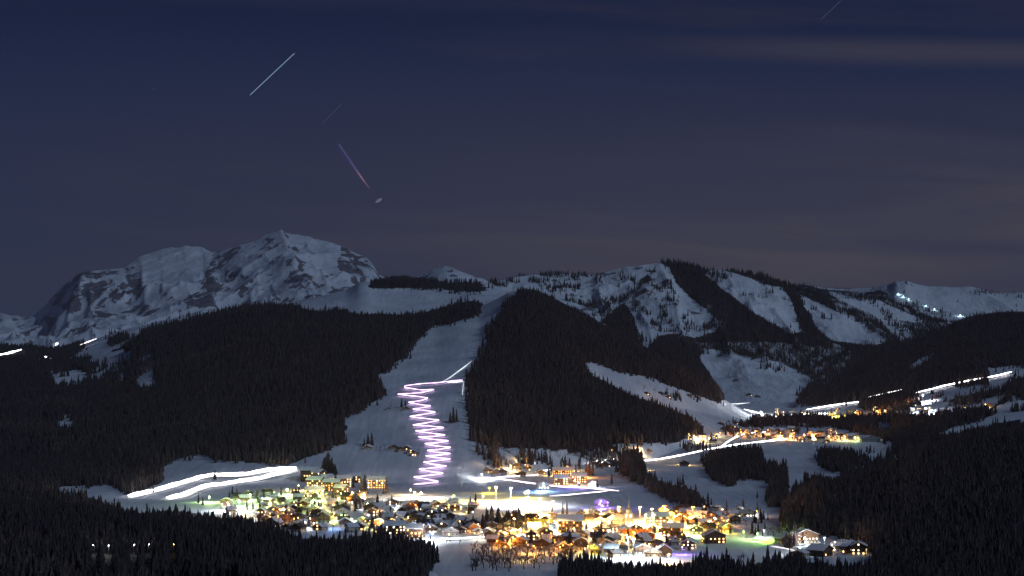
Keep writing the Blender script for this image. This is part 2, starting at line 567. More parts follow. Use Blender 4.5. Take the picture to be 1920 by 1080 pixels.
def sheet(name, contours, x0, x1, nx, rows, relief, mat, back, rock=None, wood=True, shear=0.0):
    """a real hill surface: rows of (picture column, row, distance) from the near foot to the far crest, then a back slope"""
    px = np.linspace(x0, x1, nx)
    PY, YY, ZZ = [], [], []
    for c in contours:
        c = sorted(c)
        cx = [p[0] for p in c]
        py = np.interp(px, cx, [p[1] for p in c])
        yy = np.interp(px, cx, [p[2] for p in c])
        _, _, z = pt(px, py, yy)
        PY.append(py); YY.append(yy); ZZ.append(z)
    rowsY, rowsZ, rowsP, S = [], [], [], []
    for k in range(len(contours) - 1):
        n = rows[k]
        for i in range(n):
            t = i / n
            if shear:
                sx_ = px + (shear + 26 * np.sin(px / 75.0 + 5 * t)) * (1 - t)
                zc = np.interp(sx_, px, ZZ[k + 1])
            else:
                zc = ZZ[k + 1]
            rowsY.append(YY[k] * (1 - t) + YY[k + 1] * t)
            rowsZ.append(ZZ[k] * (1 - t) + zc * t)
            rowsP.append(PY[k] * (1 - t) + PY[k + 1] * t)
            S.append(k + t)
    rowsY.append(YY[-1]); rowsZ.append(ZZ[-1]); rowsP.append(PY[-1]); S.append(len(contours) - 1.0)
    nf = len(rowsY)
    # round the kinks between the contour rows
    A = np.array(rowsZ)
    for _ in range(6):
        A[1:-1] = 0.25 * A[:-2] + 0.5 * A[1:-1] + 0.25 * A[2:]
    rowsZ = list(A)
    bl, bd, bn = back
    for i in range(1, bn + 1):
        t = i / bn
        rowsY.append(YY[-1] + bl * t)
        rowsZ.append(ZZ[-1] - bd * (t ** 1.4))
        rowsP.append(PY[-1])
        S.append(len(contours) - 1 + t)
    Yg = np.array(rowsY)
    Zg = np.array(rowsZ)
    Pg = np.array(rowsP)
    Xg = ((px[None, :] - 960.0) / F) / (cp - (540.0 - Pg) / F * sp) * Yg
    Sg = np.array(S)[:, None] + 0 * Xg
    Zg = Zg + relief(Xg, Yg, Sg, px[None, :] + 0 * Xg)
    nr = Yg.shape[0]
    V = np.stack([Xg.ravel(), Yg.ravel(), Zg.ravel()], 1)
    idx = np.arange(nr * nx).reshape(nr, nx)
    Q = np.stack([idx[:-1, :-1].ravel(), idx[:-1, 1:].ravel(), idx[1:, 1:].ravel(), idx[1:, :-1].ravel()], 1)
    me = bpy.data.meshes.new(name)
    me.vertices.add(len(V))
    me.vertices.foreach_set('co', V.ravel())
    me.loops.add(Q.size)
    me.loops.foreach_set('vertex_index', Q.ravel())
    me.polygons.add(len(Q))
    me.polygons.foreach_set('loop_start', np.arange(0, Q.size, 4))
    me.update(calc_edges=True)
    me.polygons.foreach_set('use_smooth', np.ones(len(Q), bool))
    me.materials.append(mat)
    qx, qy = to_px(V[:, 0], V[:, 1], V[:, 2])
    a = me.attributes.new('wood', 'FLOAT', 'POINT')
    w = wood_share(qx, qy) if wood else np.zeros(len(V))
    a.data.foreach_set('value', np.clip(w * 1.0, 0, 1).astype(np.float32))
    a = me.attributes.new('rock', 'FLOAT', 'POINT')
    r = rock(Xg, Yg, Zg, qx.reshape(Xg.shape), qy.reshape(Xg.shape)) if rock is not None else np.zeros(Xg.shape)
    a.data.foreach_set('value', np.clip(r, 0, 1).ravel().astype(np.float32))
    o = link(name, me)
    o['kind'] = 'structure'
    SHEETS.append((name, V, Q, nf, nx, Xg, Yg, Zg))
    return o


def rl(amp, wl, oct=5, seed=0, keep=0.25):
    def f(X_, Y_, S_, P_):
        return amp * fbm(X_ / wl, Y_ / wl, oct, seed)
    return f


def flat_near(amp, wl, seed):
    def f(X_, Y_, S_, P_):
        g = np.clip((Y_ - 2500) / 1500, 0, 1)
        return (0.6 + amp * g) * fbm(X_ / wl, Y_ / wl, 4, seed)
    return f


# valley floor and the meadows climbing to the right
sheet('valley_floor', [
    [(-400, 1360, 60), (2320, 1360, 60)],
    [(-400, 1300, 800), (2320, 1300, 800)],
    [(-400, 1085, 1540), (1500, 1085, 1540), (2320, 1085, 1540)],
    [(-400, 960, 2150), (1450, 960, 2150), (1700, 955, 2160), (2320, 930, 2200)],
    [(-400, 905, 2620), (1150, 903, 2640), (1400, 905, 2620), (1700, 880, 2750), (1920, 862, 2850), (2320, 840, 2900)],
    [(-400, 878, 3050), (900, 876, 3080), (1100, 860, 3100), (1300, 838, 3350), (1450, 826, 3550), (1650, 822, 3500), (1760, 812, 3300), (1920, 795, 3300), (2320, 760, 3300)],
    [(-400, 850, 3500), (900, 850, 3500), (1150, 800, 4200), (1300, 785, 4300), (1450, 773, 4450), (1550, 772, 4300), (1650, 760, 4200), (1750, 742, 4150), (1900, 705, 4200), (2320, 640, 4300)],
    [(-400, 830, 4200), (900, 830, 4200), (1150, 770, 5000), (1300, 757, 5100), (1400, 752, 5250), (1500, 752, 5200), (1570, 745, 4900), (1700, 722, 4700), (1900, 690, 4700), (2320, 620, 4800)],
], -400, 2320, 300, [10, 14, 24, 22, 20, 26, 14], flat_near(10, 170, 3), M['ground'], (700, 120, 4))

# left wooded hill, piste and wooded knob as one hillside
sheet('ski_hillside', [
    [(-400, 985, 2700), (100, 980, 2650), (250, 972, 2560), (400, 955, 2480), (550, 945, 2480), (700, 945, 2480), (860, 945, 2500), (950, 930, 2600),
     (1050, 918, 2780), (1200, 908, 2850), (1330, 870, 3300), (1450, 840, 3900), (1500, 840, 4000), (1530, 890, 4000)],
    [(-400, 925, 2900), (100, 915, 2850), (250, 906, 2750), (400, 893, 2680), (550, 887, 2640), (700, 885, 2650), (860, 884, 2680), (950, 868, 2800),
     (1050, 848, 2950), (1200, 840, 3050), (1330, 815, 3500), (1400, 805, 3800), (1450, 795, 4050), (1500, 800, 4200), (1530, 860, 4200)],
    [(-400, 800, 3500), (100, 790, 3600), (250, 782, 3500), (400, 775, 3350), (550, 772, 3250), (700, 762, 3200), (800, 752, 3180),
     (860, 745, 3180), (950, 735, 3200), (1050, 730, 3350), (1130, 740, 3500), (1200, 752, 3600), (1330, 775, 4000), (1400, 785, 4250), (1500, 800, 4500), (1530, 850, 4500)],
    [(-400, 655, 5600), (60, 656, 5600), (130, 668, 5300), (180, 676, 5000), (225, 662, 4900), (272, 634, 4800), (330, 621, 4700), (400, 606, 4600),
     (460, 589, 4500), (500, 586, 4500), (560, 592, 4500), (600, 598, 4500), (650, 595, 4600), (700, 602, 4600), (760, 603, 4700),
     (820, 593, 4800), (860, 582, 4800), (900, 576, 4800), (935, 560, 4750), (955, 550, 4700), (990, 558, 4450), (1040, 576, 4350),
     (1100, 606, 4300), (1160, 641, 4250), (1210, 666, 4200), (1260, 682, 4200), (1300, 706, 4250), (1340, 731, 4350), (1357, 752, 4400),
     (1400, 775, 4450), (1450, 790, 4550), (1500, 800, 4700), (1530, 830, 4700)],
], -400, 1530, 290, [3, 42, 60], rl(7, 260, 5, 11), M['ground'], (700, 260, 6))

# near wooded slope at the left front
sheet('near_left_slope', [
    [(-400, 1350, 70), (950, 1400, 70)],
    [(-400, 1180, 900), (500, 1220, 900), (950, 1330, 900)],
    [(-400, 955, 1800), (0, 958, 1780), (100, 966, 1750), (200, 985, 1700), (260, 998, 1680), (330, 995, 1680), (450, 1003, 1650), (520, 1020, 1620),
     (560, 1043, 1600), (620, 1046, 1600), (700, 1042, 1600), (760, 1050, 1590), (815, 1070, 1560), (850, 1110, 1520), (900, 1140, 1480), (950, 1180, 1450)],
], -400, 950, 140, [10, 40], rl(3, 120, 4, 21), M['ground'], (160, 70, 4))

# near wooded slope at the right
sheet('near_right_hill', [
    [(1425, 1010, 1850), (1480, 1000, 1930), (1530, 1015, 1840), (1600, 1025, 1790), (1640, 1050, 1680), (1700, 1110, 1480), (1800, 1180, 1300), (2320, 1400, 900)],
    [(1425, 1000, 1950), (1480, 970, 2040), (1530, 975, 2000), (1640, 985, 1950), (1800, 985, 1950), (2320, 960, 1900)],
    [(1425, 1000, 2000), (1450, 990, 2080), (1470, 975, 2130), (1490, 942, 2230), (1530, 930, 2300), (1600, 915, 2400), (1640, 905, 2430), (1700, 858, 2500),
     (1760, 845, 2600), (1850, 832, 2700), (1920, 815, 2800), (2020, 800, 2900), (2320, 770, 3000)],
], 1425, 2320, 110, [14, 26], rl(5, 150, 4, 31), M['ground'], (350, 90, 5))

# hillside above the right road
sheet('upper_right_hill', [
    [(1478, 790, 4500), (1500, 775, 4500), (1570, 765, 4500), (1640, 755, 4400), (1700, 742, 4350), (1760, 730, 4350), (1850, 718, 4350), (1920, 708, 4350), (2320, 640, 4400)],
    [(1478, 780, 4600), (1500, 757, 4700), (1570, 753, 4650), (1640, 740, 4550), (1700, 727, 4500), (1760, 717, 4500), (1850, 703, 4500), (1920, 694, 4500), (2320, 620, 4500)],
    [(1478, 775, 4800), (1495, 758, 4850), (1520, 732, 5000), (1548, 726, 5100), (1600, 700, 5300), (1640, 670, 5400), (1690, 654, 5500), (1760, 626, 5600), (1800, 611, 5600),
     (1830, 603, 5600), (1880, 597, 5600), (2020, 593, 5600), (2320, 580, 5600)],
], 1478, 2320, 120, [4, 40], rl(9, 240, 4, 41), M['ground'], (600, 260, 5))

# snowy alp below the high peak
sheet('alpine_pasture', [
    [(40, 700, 5700), (130, 690, 5500), (270, 650, 5200), (400, 620, 5000), (560, 606, 5000), (700, 614, 5000), (860, 595, 5200), (960, 575, 5200), (1040, 600, 5200)],
    [(40, 680, 5900), (130, 672, 5700), (270, 632, 5500), (400, 604, 5400), (560, 590, 5300), (700, 600, 5300), (860, 575, 5500), (960, 560, 5500), (1040, 590, 5500)],
    [(40, 668, 6500), (130, 652, 6500), (180, 634, 6500), (240, 614, 6500), (300, 600, 6500), (380, 587, 6500), (440, 577, 6500), (520, 569, 6400), (560, 561, 6300),
     (600, 553, 6200), (650, 541, 6100), (674, 529, 6000), (690, 526, 6000), (705, 531, 6000), (770, 531, 6000), (840, 530, 6000), (880, 528, 6000), (905, 530, 6000),
     (940, 535, 6100), (1040, 570, 6100)],
], 40, 1040, 200, [4, 46], rl(7, 330, 5, 51), M['ground'], (900, 200, 5))

sheet('far_knoll', [
    [(660, 560, 7600), (860, 560, 7600)],
    [(660, 548, 8200), (690, 534, 8200), (705, 526, 8200), (735, 519, 8200), (765, 520, 8200), (795, 527, 8200), (835, 534, 8200), (860, 550, 8200)],
], 660, 860, 60, [12], rl(4, 200, 3, 61), M['ground'], (500, 150, 3))


def relief_mtn(X_, Y_, S_, P_):
    # gullies running down the face of the snowy mountain
    g = np.clip(S_ / 2.0, 0, 1)
    edge = np.clip((2.0 - S_) * 3.0, 0.18, 1)
    wx = X_ + 120 * fbm(X_ / 500, Y_ / 500, 3, 75)
    return edge * g * (52 * (ridged(wx / 330, Y_ / 1100, 4, 71) - 0.45) + 40 * (ridged(X_ / 120, Y_ / 460, 4, 73) - 0.4) + 10 * fbm(X_ / 60, Y_ / 110, 4, 77)) + 6 * fbm(X_ / 120, Y_ / 120, 4, 78)


def rock_mtn(X_, Y_, Z_, PX_, PY_):
    n = fbm(X_ / 45, Y_ / 90, 4, 81)
    up = anypoly(PX_, PY_, [[(1040, 515), (1260, 495), (1350, 600), (1300, 640), (1190, 650), (1120, 600), (1020, 550)]])
    return np.where(up, np.clip(0.20 + 0.7 * n, 0, 1), np.clip(0.05 + 0.15 * n, 0, 1))


sheet('snow_mountain', [
    [(840, 620, 5300), (1000, 660, 5200), (1150, 740, 4950), (1300, 785, 4850), (1400, 782, 4850), (1500, 782, 4850), (1600, 750, 5200), (1700, 700, 5600), (1920, 680, 6000)],
    [(840, 575, 6000), (900, 572, 5900), (1000, 590, 5700), (1150, 650, 5600), (1220, 672, 5600), (1300, 690, 5600), (1400, 692, 5600), (1500, 705, 5600), (1600, 670, 5900), (1700, 645, 6200), (1920, 630, 6800)],
    [(840, 548, 6600), (880, 537, 6600), (905, 532, 6600), (930, 526, 6700), (960, 520, 6800), (1000, 513, 6900), (1040, 511, 7000), (1080, 510, 7000), (1110, 511, 7000),
     (1150, 502, 7000), (1200, 494, 7000), (1235, 491, 7000), (1260, 491, 7000), (1290, 498, 7000), (1340, 504, 7000), (1400, 512, 7000), (1440, 522, 7000), (1480, 535, 7000),
     (1520, 549, 7000), (1560, 556, 7000), (1600, 558, 7100), (1640, 556, 7200), (1680, 568, 7200), (1720, 588, 7200), (1760, 600, 7200), (1800, 607, 7200), (1920, 615, 7200)],
], 840, 1920, 400, [40, 110], relief_mtn, M['peak'], (900, 260, 6), rock=rock_mtn)

sheet('far_snow_ridge', [
    [(1380, 640, 8200), (2320, 660, 8200)],
    [(1380, 560, 9800), (1440, 545, 9800), (1480, 535, 9800), (1520, 531, 9800), (1560, 536, 9800), (1600, 539, 9800), (1640, 536, 9700), (1665, 531, 9600), (1680, 525, 9500), (1700, 524, 9500),
     (1715, 529, 9500), (1740, 534, 9500), (1800, 540, 9500), (1850, 545, 9500), (1920, 546, 9500), (2020, 549, 9500), (2320, 555, 9500)],
], 1380, 2320, 220, [60], lambda X_, Y_, S_, P_: 26 * (ridged(X_ / 420, Y_ / 900, 5, 91) - 0.45) + 10 * fbm(X_ / 120, Y_ / 200, 4, 93), M['peak'], (900, 250, 4),
      rock=lambda X_, Y_, Z_, PX_, PY_: np.where(anypoly(PX_, PY_, [[(1672, 545), (1680, 523), (1702, 521), (1725, 535), (1700, 552)]]), 0.35, 0.0))

ROCKS = [
    [(100, 570), (130, 525), (150, 508), (180, 506), (215, 520), (200, 545), (170, 575), (130, 590)],
    [(180, 575), (215, 545), (240, 522), (262, 530), (275, 560), (250, 595), (200, 598), (170, 592)],
    [(640, 462), (665, 468), (692, 482), (704, 500), (716, 530), (690, 540), (655, 545), (640, 520), (632, 490)],
    [(540, 465), (555, 462), (575, 490), (592, 520), (600, 545), (560, 550), (530, 530), (535, 490)],
    [(345, 560), (372, 540), (400, 520), (412, 545), (385, 580), (350, 585)],
    [(400, 480), (430, 465), (450, 462), (430, 490), (395, 515), (375, 530)],
    [(495, 445), (522, 432), (530, 445), (518, 452), (500, 455)],
    [(500, 560), (560, 560), (640, 540), (700, 545), (640, 562), (560, 572)],
    [(60, 600), (80, 590), (100, 600), (90, 630), (60, 620)],
    [(250, 510), (262, 505), (262, 530), (250, 528)],
    [(425, 500), (470, 520), (500, 545), (460, 545), (420, 530)],
    [(765, 530), (790, 515), (812, 505), (820, 525), (800, 535)],
]


def relief_peak(X_, Y_, S_, P_):
    edge = np.clip((1.0 - S_) * 4.0, 0.12, 1) if np.ndim(S_) else 1
    edge = np.where(S_ > 1.0, 0.3, edge)
    wx = X_ + 380 * fbm(X_ / 1700, Y_ / 1700, 3, 105) + 0.28 * (Y_ - 17000)
    r1 = ridged(wx / 1500, Y_ / 3600, 5, 101, 0.55)
    r2 = ridged((X_ - 0.35 * Y_) / 620, (Y_) / 1700, 4, 111, 0.5)
    r3 = ridged((X_ + 0.2 * Y_) / 240, Y_ / 800, 4, 117, 0.55)
    return edge * (190 * (r1 - 0.42) + 130 * (r2 - 0.4) + 62 * (r3 - 0.4)) + 16 * fbm(X_ / 110, Y_ / 160, 4, 121)


def rock_peak(X_, Y_, Z_, PX_, PY_):
    # bare rock where the face is steep or where the rock walls stand
    gy, gx = np.gradient(Z_)
    dx = np.gradient(X_, axis=1)
    dy = np.gradient(Y_, axis=0)
    sx = gx / np.maximum(np.abs(dx), 1)
    sy = gy / np.maximum(np.abs(dy), 1)
    steep = np.clip((np.abs(sx) - 0.45) * 1.1, 0, 1) * (sx < 0) + np.clip((np.abs(sx) - 0.75) * 0.8, 0, 1) * (sx > 0)
    n = fbm((X_ + 0.35 * Y_) / 120, Y_ / 520, 5, 131) + 0.6 * fbm((X_ - 0.5 * Y_) / 60, Y_ / 300, 4, 133)
    m = anypoly(PX_ + 6 * fbm(X_ / 200, Y_ / 300, 3, 141), PY_ + 5 * fbm(X_ / 180, Y_ / 300, 3, 151), ROCKS)
    dome = anypoly(PX_, PY_, [[(262, 470), (385, 455), (400, 475), (380, 520), (330, 560), (280, 520), (235, 500)],
                              [(530, 425), (620, 445), (625, 480), (600, 500), (545, 450)]])
    r = 0.20 + 0.42 * steep + 0.62 * n + 0.35 * fbm((X_ - 0.3 * Y_) / 34, Y_ / 170, 3, 137)
    r = np.where(m, 0.58 + 1.0 * n + 0.4 * fbm((X_ - 0.3 * Y_) / 34, Y_ / 170, 3, 137), r)
    r = np.where(dome, r - 0.35, r)
    return r


sheet('high_snow_peak', [
    [(-400, 720, 13000), (1000, 690, 13000)],
    [(-400, 596, 20000), (-60, 592, 20000), (0, 583, 20000), (20, 590, 20000), (45, 592, 20000), (64, 589, 19800), (80, 575, 19700), (100, 555, 19600), (125, 528, 19500), (150, 509, 19500), (200, 505, 19500),
     (232, 501, 19600), (262, 481, 20000), (300, 468, 20200), (345, 461, 20200), (380, 463, 20200), (400, 473, 20000), (425, 466, 19900), (450, 455, 19800), (480, 447, 19800),
     (500, 438, 19800), (518, 430, 19800), (527, 426, 19800), (538, 434, 19800), (570, 439, 19900), (600, 447, 19900), (625, 453, 19800), (650, 463, 19700), (670, 473, 19700),
     (688, 481, 19600), (700, 494, 19600), (710, 512, 19600), (730, 524, 19700), (765, 524, 19800), (795, 513, 19800), (812, 504, 19800), (830, 498, 19800), (848, 500, 19800), (872, 511, 19800),
     (905, 520, 19900), (960, 545, 20000), (1000, 560, 20000)],
], -400, 1000, 620, [210], relief_peak, M['peak'], (1500, 700, 6), rock=rock_peak, wood=False, shear=-55.0)


# ------------------------------------------------------------------ ground lookup
_v, _f, _off = [], [], 0
for (_n, V, Q, nf, nx, Xg, Yg, Zg) in SHEETS:
    _v.append(V)
    _f.append(Q + _off)
    _off += len(V)
_v = np.concatenate(_v)
_f = np.concatenate(_f)
BVH = BVHTree.FromPolygons(_v.tolist(), _f.tolist(), epsilon=0.0)


def hit(px, py):
    x, y, z = pt(px, py, 1000.0)
    d = Vector((float(x), float(y), float(z))).normalized()
    r = BVH.ray_cast(Vector((0, 0, 0)), d, 30000)
    return r[0]


def gz(x, y):
    r = BVH.ray_cast(Vector((x, y, 3000)), Vector((0, 0, -1)), 6000)
    return r[0].z if r[0] is not None else -190.0


# ------------------------------------------------------------------ trees
def spruce_mesh(name, tiers, k, h=20.0, r=3.2, seed=0, mat=None, droop=0.9):
    R = random.Random(seed)
    b = MB()
    z0 = h * 0.08
    for t in range(tiers):
        f = t / tiers
        zb = z0 + (h - z0) * f * 0.97
        zt = min(h, zb + (h - z0) / tiers * 1.9)
        rb = r * (1 - f) ** 0.85 * R.uniform(0.85, 1.12) + 0.15
        base = len(b.v)
        ox, oy = R.uniform(-.15, .15), R.uniform(-.15, .15)
        b.v.append((ox, oy, zt))
        a0 = R.uniform(0, 6.28)
        for i in range(2 * k):
            a = a0 + math.pi * i / k
            rr = rb * (R.uniform(0.85, 1.2) if i % 2 == 0 else R.uniform(0.42, 0.62))
            zz = zb - (droop * R.uniform(0.4, 1.1) * rb / r if i % 2 == 0 else -0.3)
            b.v.append((ox + rr * math.cos(a), oy + rr * math.sin(a), zz))
        for i in range(2 * k):
            b.f.append((base, base + 1 + i, base + 1 + (i + 1) % (2 * k)))
    return b.me(name, mat)


def bare_mesh(name, h, seed, mat):
    R = random.Random(seed)
    b = MB()

    def grow(p, d, L, r, lv):
        q = p + d * L
        b.tube(p, q, r, r * 0.6, 3 if lv else 6)
        if lv == 4:
            return
        for _ in range(3 if lv < 3 else 2):
            a = Vector((R.gauss(0, 1), R.gauss(0, 1), R.gauss(0.25, 0.7))).normalized()
            nd = (d * 0.9 + a * 0.62).normalized()
            grow(p + d * L * R.uniform(0.55, 1.0), nd, L * R.uniform(0.55, 0.75), max(r * 0.55, 0.055), lv + 1)
    grow(Vector((0, 0, 0)), Vector((0, 0, 1)), h * 0.34, h * 0.030, 0)
    return b.me(name, mat)


def trunk_mesh(h):
    b = MB()
    b.tube((0, 0, -1.0), (0, 0, h * 0.16), 0.32, 0.26, 6)
    return b.me('trunk', M['bark'])


CROWNS = [spruce_mesh('crown', 9, 7, 20, 3.3, s, M['needles'] if s % 2 else M['needles2']) for s in range(5)]
CROWNS.append(spruce_mesh('crown', 10, 6, 20, 2.3, 9, M['needles2']))
TRUNK = trunk_mesh(20)
TWIGS = [bare_mesh('crown', 11, s, M['larch']) for s in range(3)]

protos = bpy.data.collections.new('forest_kit')


def proto(name, me):
    o = bpy.data.objects.new(name, me)
    protos.objects.link(o)


for s in range(4):
    me = spruce_mesh('far_spruce', 5, 4, 20, 3.4, 20 + s, M['needles'] if s % 2 else M['needles2'])
    proto('kit_spruce_%s' % 'abcd'[s], me)
proto('kit_twig_e', spruce_mesh('far_larch', 4, 4, 15, 3.6, 31, M['larch'], 0.1))


def gn_forest(name, P, scale, rot, kind, label):
    me = bpy.data.meshes.new(name)
    me.from_pydata([], [], [])
    me.vertices.add(len(P))
    me.vertices.foreach_set('co', np.asarray(P, float).ravel())
    for nm, arr, tp in (('sc', scale, 'FLOAT'), ('ro', rot, 'FLOAT'), ('kd', kind, 'INT')):
        a = me.attributes.new(nm, tp, 'POINT')
        a.data.foreach_set('value', np.asarray(arr, np.int32 if tp == 'INT' else np.float32))
    o = link(name, me)
    ng = bpy.data.node_groups.get('plant_trees')
    if ng is None:
        ng = bpy.data.node_groups.new('plant_trees', 'GeometryNodeTree')
        ng.interface.new_socket('Geometry', in_out='INPUT', socket_type='NodeSocketGeometry')
        ng.interface.new_socket('Geometry', in_out='OUTPUT', socket_type='NodeSocketGeometry')
        gi = ng.nodes.new('NodeGroupInput')
        go = ng.nodes.new('NodeGroupOutput')
        ci = ng.nodes.new('GeometryNodeCollectionInfo')
        ci.inputs['Collection'].default_value = protos
        ci.inputs['Separate Children'].default_value = True
        ci.inputs['Reset Children'].default_value = True
        ip = ng.nodes.new('GeometryNodeInstanceOnPoints')
        ip.inputs['Pick Instance'].default_value = True

        def attr(nm, dt):
            n = ng.nodes.new('GeometryNodeInputNamedAttribute')
            n.data_type = dt
            n.inputs['Name'].default_value = nm
            return n.outputs['Attribute']
        cx = ng.nodes.new('ShaderNodeCombineXYZ')
        ng.links.new(attr('ro', 'FLOAT'), cx.inputs['Z'])
        er = ng.nodes.new('FunctionNodeEulerToRotation')
        ng.links.new(cx.outputs[0], er.inputs[0])
        ng.links.new(gi.outputs[0], ip.inputs['Points'])
        ng.links.new(ci.outputs[0], ip.inputs['Instance'])
        ng.links.new(attr('kd', 'INT'), ip.inputs['Instance Index'])
        ng.links.new(er.outputs[0], ip.inputs['Rotation'])
        ng.links.new(attr('sc', 'FLOAT'), ip.inputs['Scale'])
        ng.links.new(ip.outputs[0], go.inputs[0])
    md = o.modifiers.new('plant', 'NODES')
    md.node_group = ng
    tag(o, label, 'forest', kind='stuff')
    return o


def scatter(sheet_name, spacing, xr=(-60, 1980), hmul=1.0, seed=0):
    """candidate tree feet spread evenly over a sheet's real surface"""
    R = np.random.default_rng(seed)
    for (n, V, Q, nf, nx, Xg, Yg, Zg) in SHEETS:
        if n == sheet_name:
            break
    a = V[Q]
    e1 = a[:, 1] - a[:, 0]
    e2 = a[:, 3] - a[:, 0]
    area = np.abs(e1[:, 0] * e2[:, 1] - e1[:, 1] * e2[:, 0])
    cnt = R.poisson(area / (spacing * spacing))
    ids = np.repeat(np.arange(len(Q)), cnt)
    u = R.random(len(ids))[:, None]
    v = R.random(len(ids))[:, None]
    q = a[ids]
    P = (q[:, 0] * (1 - u) + q[:, 1] * u) * (1 - v) + (q[:, 3] * (1 - u) + q[:, 2] * u) * v
    h = np.clip(R.normal(1.0, 0.24, len(P)) + 0.35 * fbm(P[:, 0] / 90, P[:, 1] / 90, 3, seed + 60), 0.4, 1.6) * hmul
    bx, by = to_px(P[:, 0], P[:, 1], P[:, 2])
    tx, ty = to_px(P[:, 0], P[:, 1], P[:, 2] + 13 * hmul)
    keep = (bx > xr[0]) & (bx < xr[1]) & (ty < 1190) & (P[:, 1] > 1150)
    # ragged wood edges
    j = 7.0 * fbm(P[:, 0] / 60, P[:, 1] / 60, 3, seed + 5) + R.normal(0, 2.6, len(P))
    ws = np.minimum(wood_share(bx + j, by + j - 1.0), wood_share(tx + j, ty + j))
    cl = 0.5 + 0.95 * fbm(P[:, 0] / 38, P[:, 1] / 75, 4, seed + 9)    # groups of trees in open wood
    ok = (ws >= 0.99) | ((ws > 0) & (cl < ws * 1.15 + 0.02) & (R.random(len(P)) < 0.35 + ws * 0.6))
    keep &= ok
    return P[keep], h[keep], R


SIL = []


def plant(sheet_name, name, label, spacing, hmul=1.0, seed=0, larch=0.1, cut=None, pick=None):
    P, h, R = scatter(sheet_name, spacing, hmul=hmul, seed=seed)
    if cut is not None:
        k = cut(P)
        P, h = P[k], h[k]
    if pick is not None:      # the trees that stand out against what is behind them become trees of their own
        px0, px1, binw, y0 = pick
        qx, qy = to_px(P[:, 0], P[:, 1], P[:, 2] + 18 * h)
        b = ((qx - px0) / binw).astype(int)
        good = (qx > px0) & (qx < px1)
        drop = np.zeros(len(P), bool)
        for k in range(int((px1 - px0) / binw) + 1):
            w = np.where(good & (b == k))[0]
            if len(w):
                i = w[np.argmin(qy[w])]
                if qy[i] > y0:
                    drop[i] = True
                    SIL.append(tuple(P[i]))
        P, h = P[~drop], h[~drop]
    kd = R.integers(0, 4, len(P))
    patch = fbm(P[:, 0] / 130, P[:, 1] / 130, 3, seed + 40) > 0.35 - larch
    kd = np.where(patch & (R.random(len(P)) < 0.6), 4, kd)
    P = P.copy()
    P[:, 2] -= 0.4
    gn_forest(name, P, h, R.random(len(P)) * 6.28, kd, label)
    print(name, len(P))
    return P


def buried(P):
    # drop feet lying under another slope
    out = np.ones(len(P), bool)
    return out


def clear_gap(P):
    qx, qy = to_px(P[:, 0], P[:, 1], P[:, 2])
    k = np.ones(len(P), bool)
    for gx in (177, 204, 250, 278, 325):
        k &= ~((np.abs(qx - gx) < 9) & (qy > 1036) & (qy < 1100))
    return k


plant('ski_hillside', 'hillside_forest', 'dense dark conifer forest on the hill left of the piste and on the knob right of it', 6.4, 0.80, 1, larch=0.0)
plant('upper_right_hill', 'upper_forest', 'dark wooded hillside above the lit road at the right edge', 7.6, 0.85, 2, larch=-0.1)
plant('snow_mountain', 'mountain_forest', 'dark belts and specks of conifers on the snowy mountain', 9.0, 0.78, 3, larch=-0.2)
plant('far_snow_ridge', 'ridge_forest', 'sparse tiny conifers on the far snowy ridge at right', 13.0, 0.8, 4, larch=-0.3)
plant('alpine_pasture', 'alp_forest', 'small conifers dotted on the snowy pasture below the high peak', 9.0, 0.8, 5, larch=-0.3)
plant('far_knoll', 'knoll_forest', 'dark wooded knoll beyond the snowy pasture', 9.0, 0.6, 6, larch=-0.3)
FV = plant('valley_floor', 'valley_forest', 'copses and tree belts on the valley floor and right meadows', 5.6, 0.68, 7, larch=0.05,
           cut=lambda P: (P[:, 1] > 1150), pick=(1050, 1640, 10.5, 990))
FR = plant('near_right_hill', 'right_slope_forest', 'black conifer forest on the near slope at lower right', 5.4, 0.78, 8, larch=-0.05, pick=(1480, 1910, 11, 500))
FL = plant('near_left_slope', 'left_slope_forest', 'black conifer forest on the near slope at lower left', 4.9, 0.70, 9, larch=0.1, pick=(0, 830, 10.5, 500), cut=lambda P: clear_gap(P))

#@@V0@@
# ------------------------------------------------------------------ naming things by where they stand
LANDMARKS = [
    ("the church", 1180, 978), ("the orange marquee", 1193, 1004), ("the yellow-roofed hall", 1010, 984), ("the blue-lit lift house", 1018, 915),
    ("the violet-lit chalet", 1128, 948), ("the many-windowed hotel", 622, 920), ("the zigzag's foot", 815, 915),
    ("the floodlit snow field", 965, 950), ("the lower road's floodlight", 815, 1008), ("the brightest left lamp", 430, 958),
    ("the green-lit chalet pair", 1492, 1018), ("the orange-lit hamlet", 1490, 824), ("the side valley's white lamps", 1440, 780),
    ("the right slope's light trail", 1810, 724), ("the middle road's light trail", 1300, 856), ("the broad white tracks", 400, 915),
    ("the zigzag's top", 790, 745), ("the right meadow's large chalet", 1338, 1012), ("the white-lit yard", 1188, 1046),
    ("the left edge's white glow", 85, 678), ("the lower left dotted lamps", 230, 1036), ("the bottom snow field", 880, 1065),
    ("the far ridge's blue lights", 1720, 570), ("the right meadow", 1450, 1045), ("the right clearing", 1480, 860),
]
ORD = ['', 'second', 'third', 'fourth', 'fifth', 'sixth', 'seventh', 'eighth', 'ninth', 'tenth', 'eleventh', 'twelfth', 'thirteenth', 'fourteenth',
       'fifteenth', 'sixteenth', 'seventeenth', 'eighteenth', 'nineteenth', 'twentieth']
PENDING = []      # (object, noun phrase, x, y)


def later(o, noun, px, py):
    PENDING.append((o, noun, px, py))


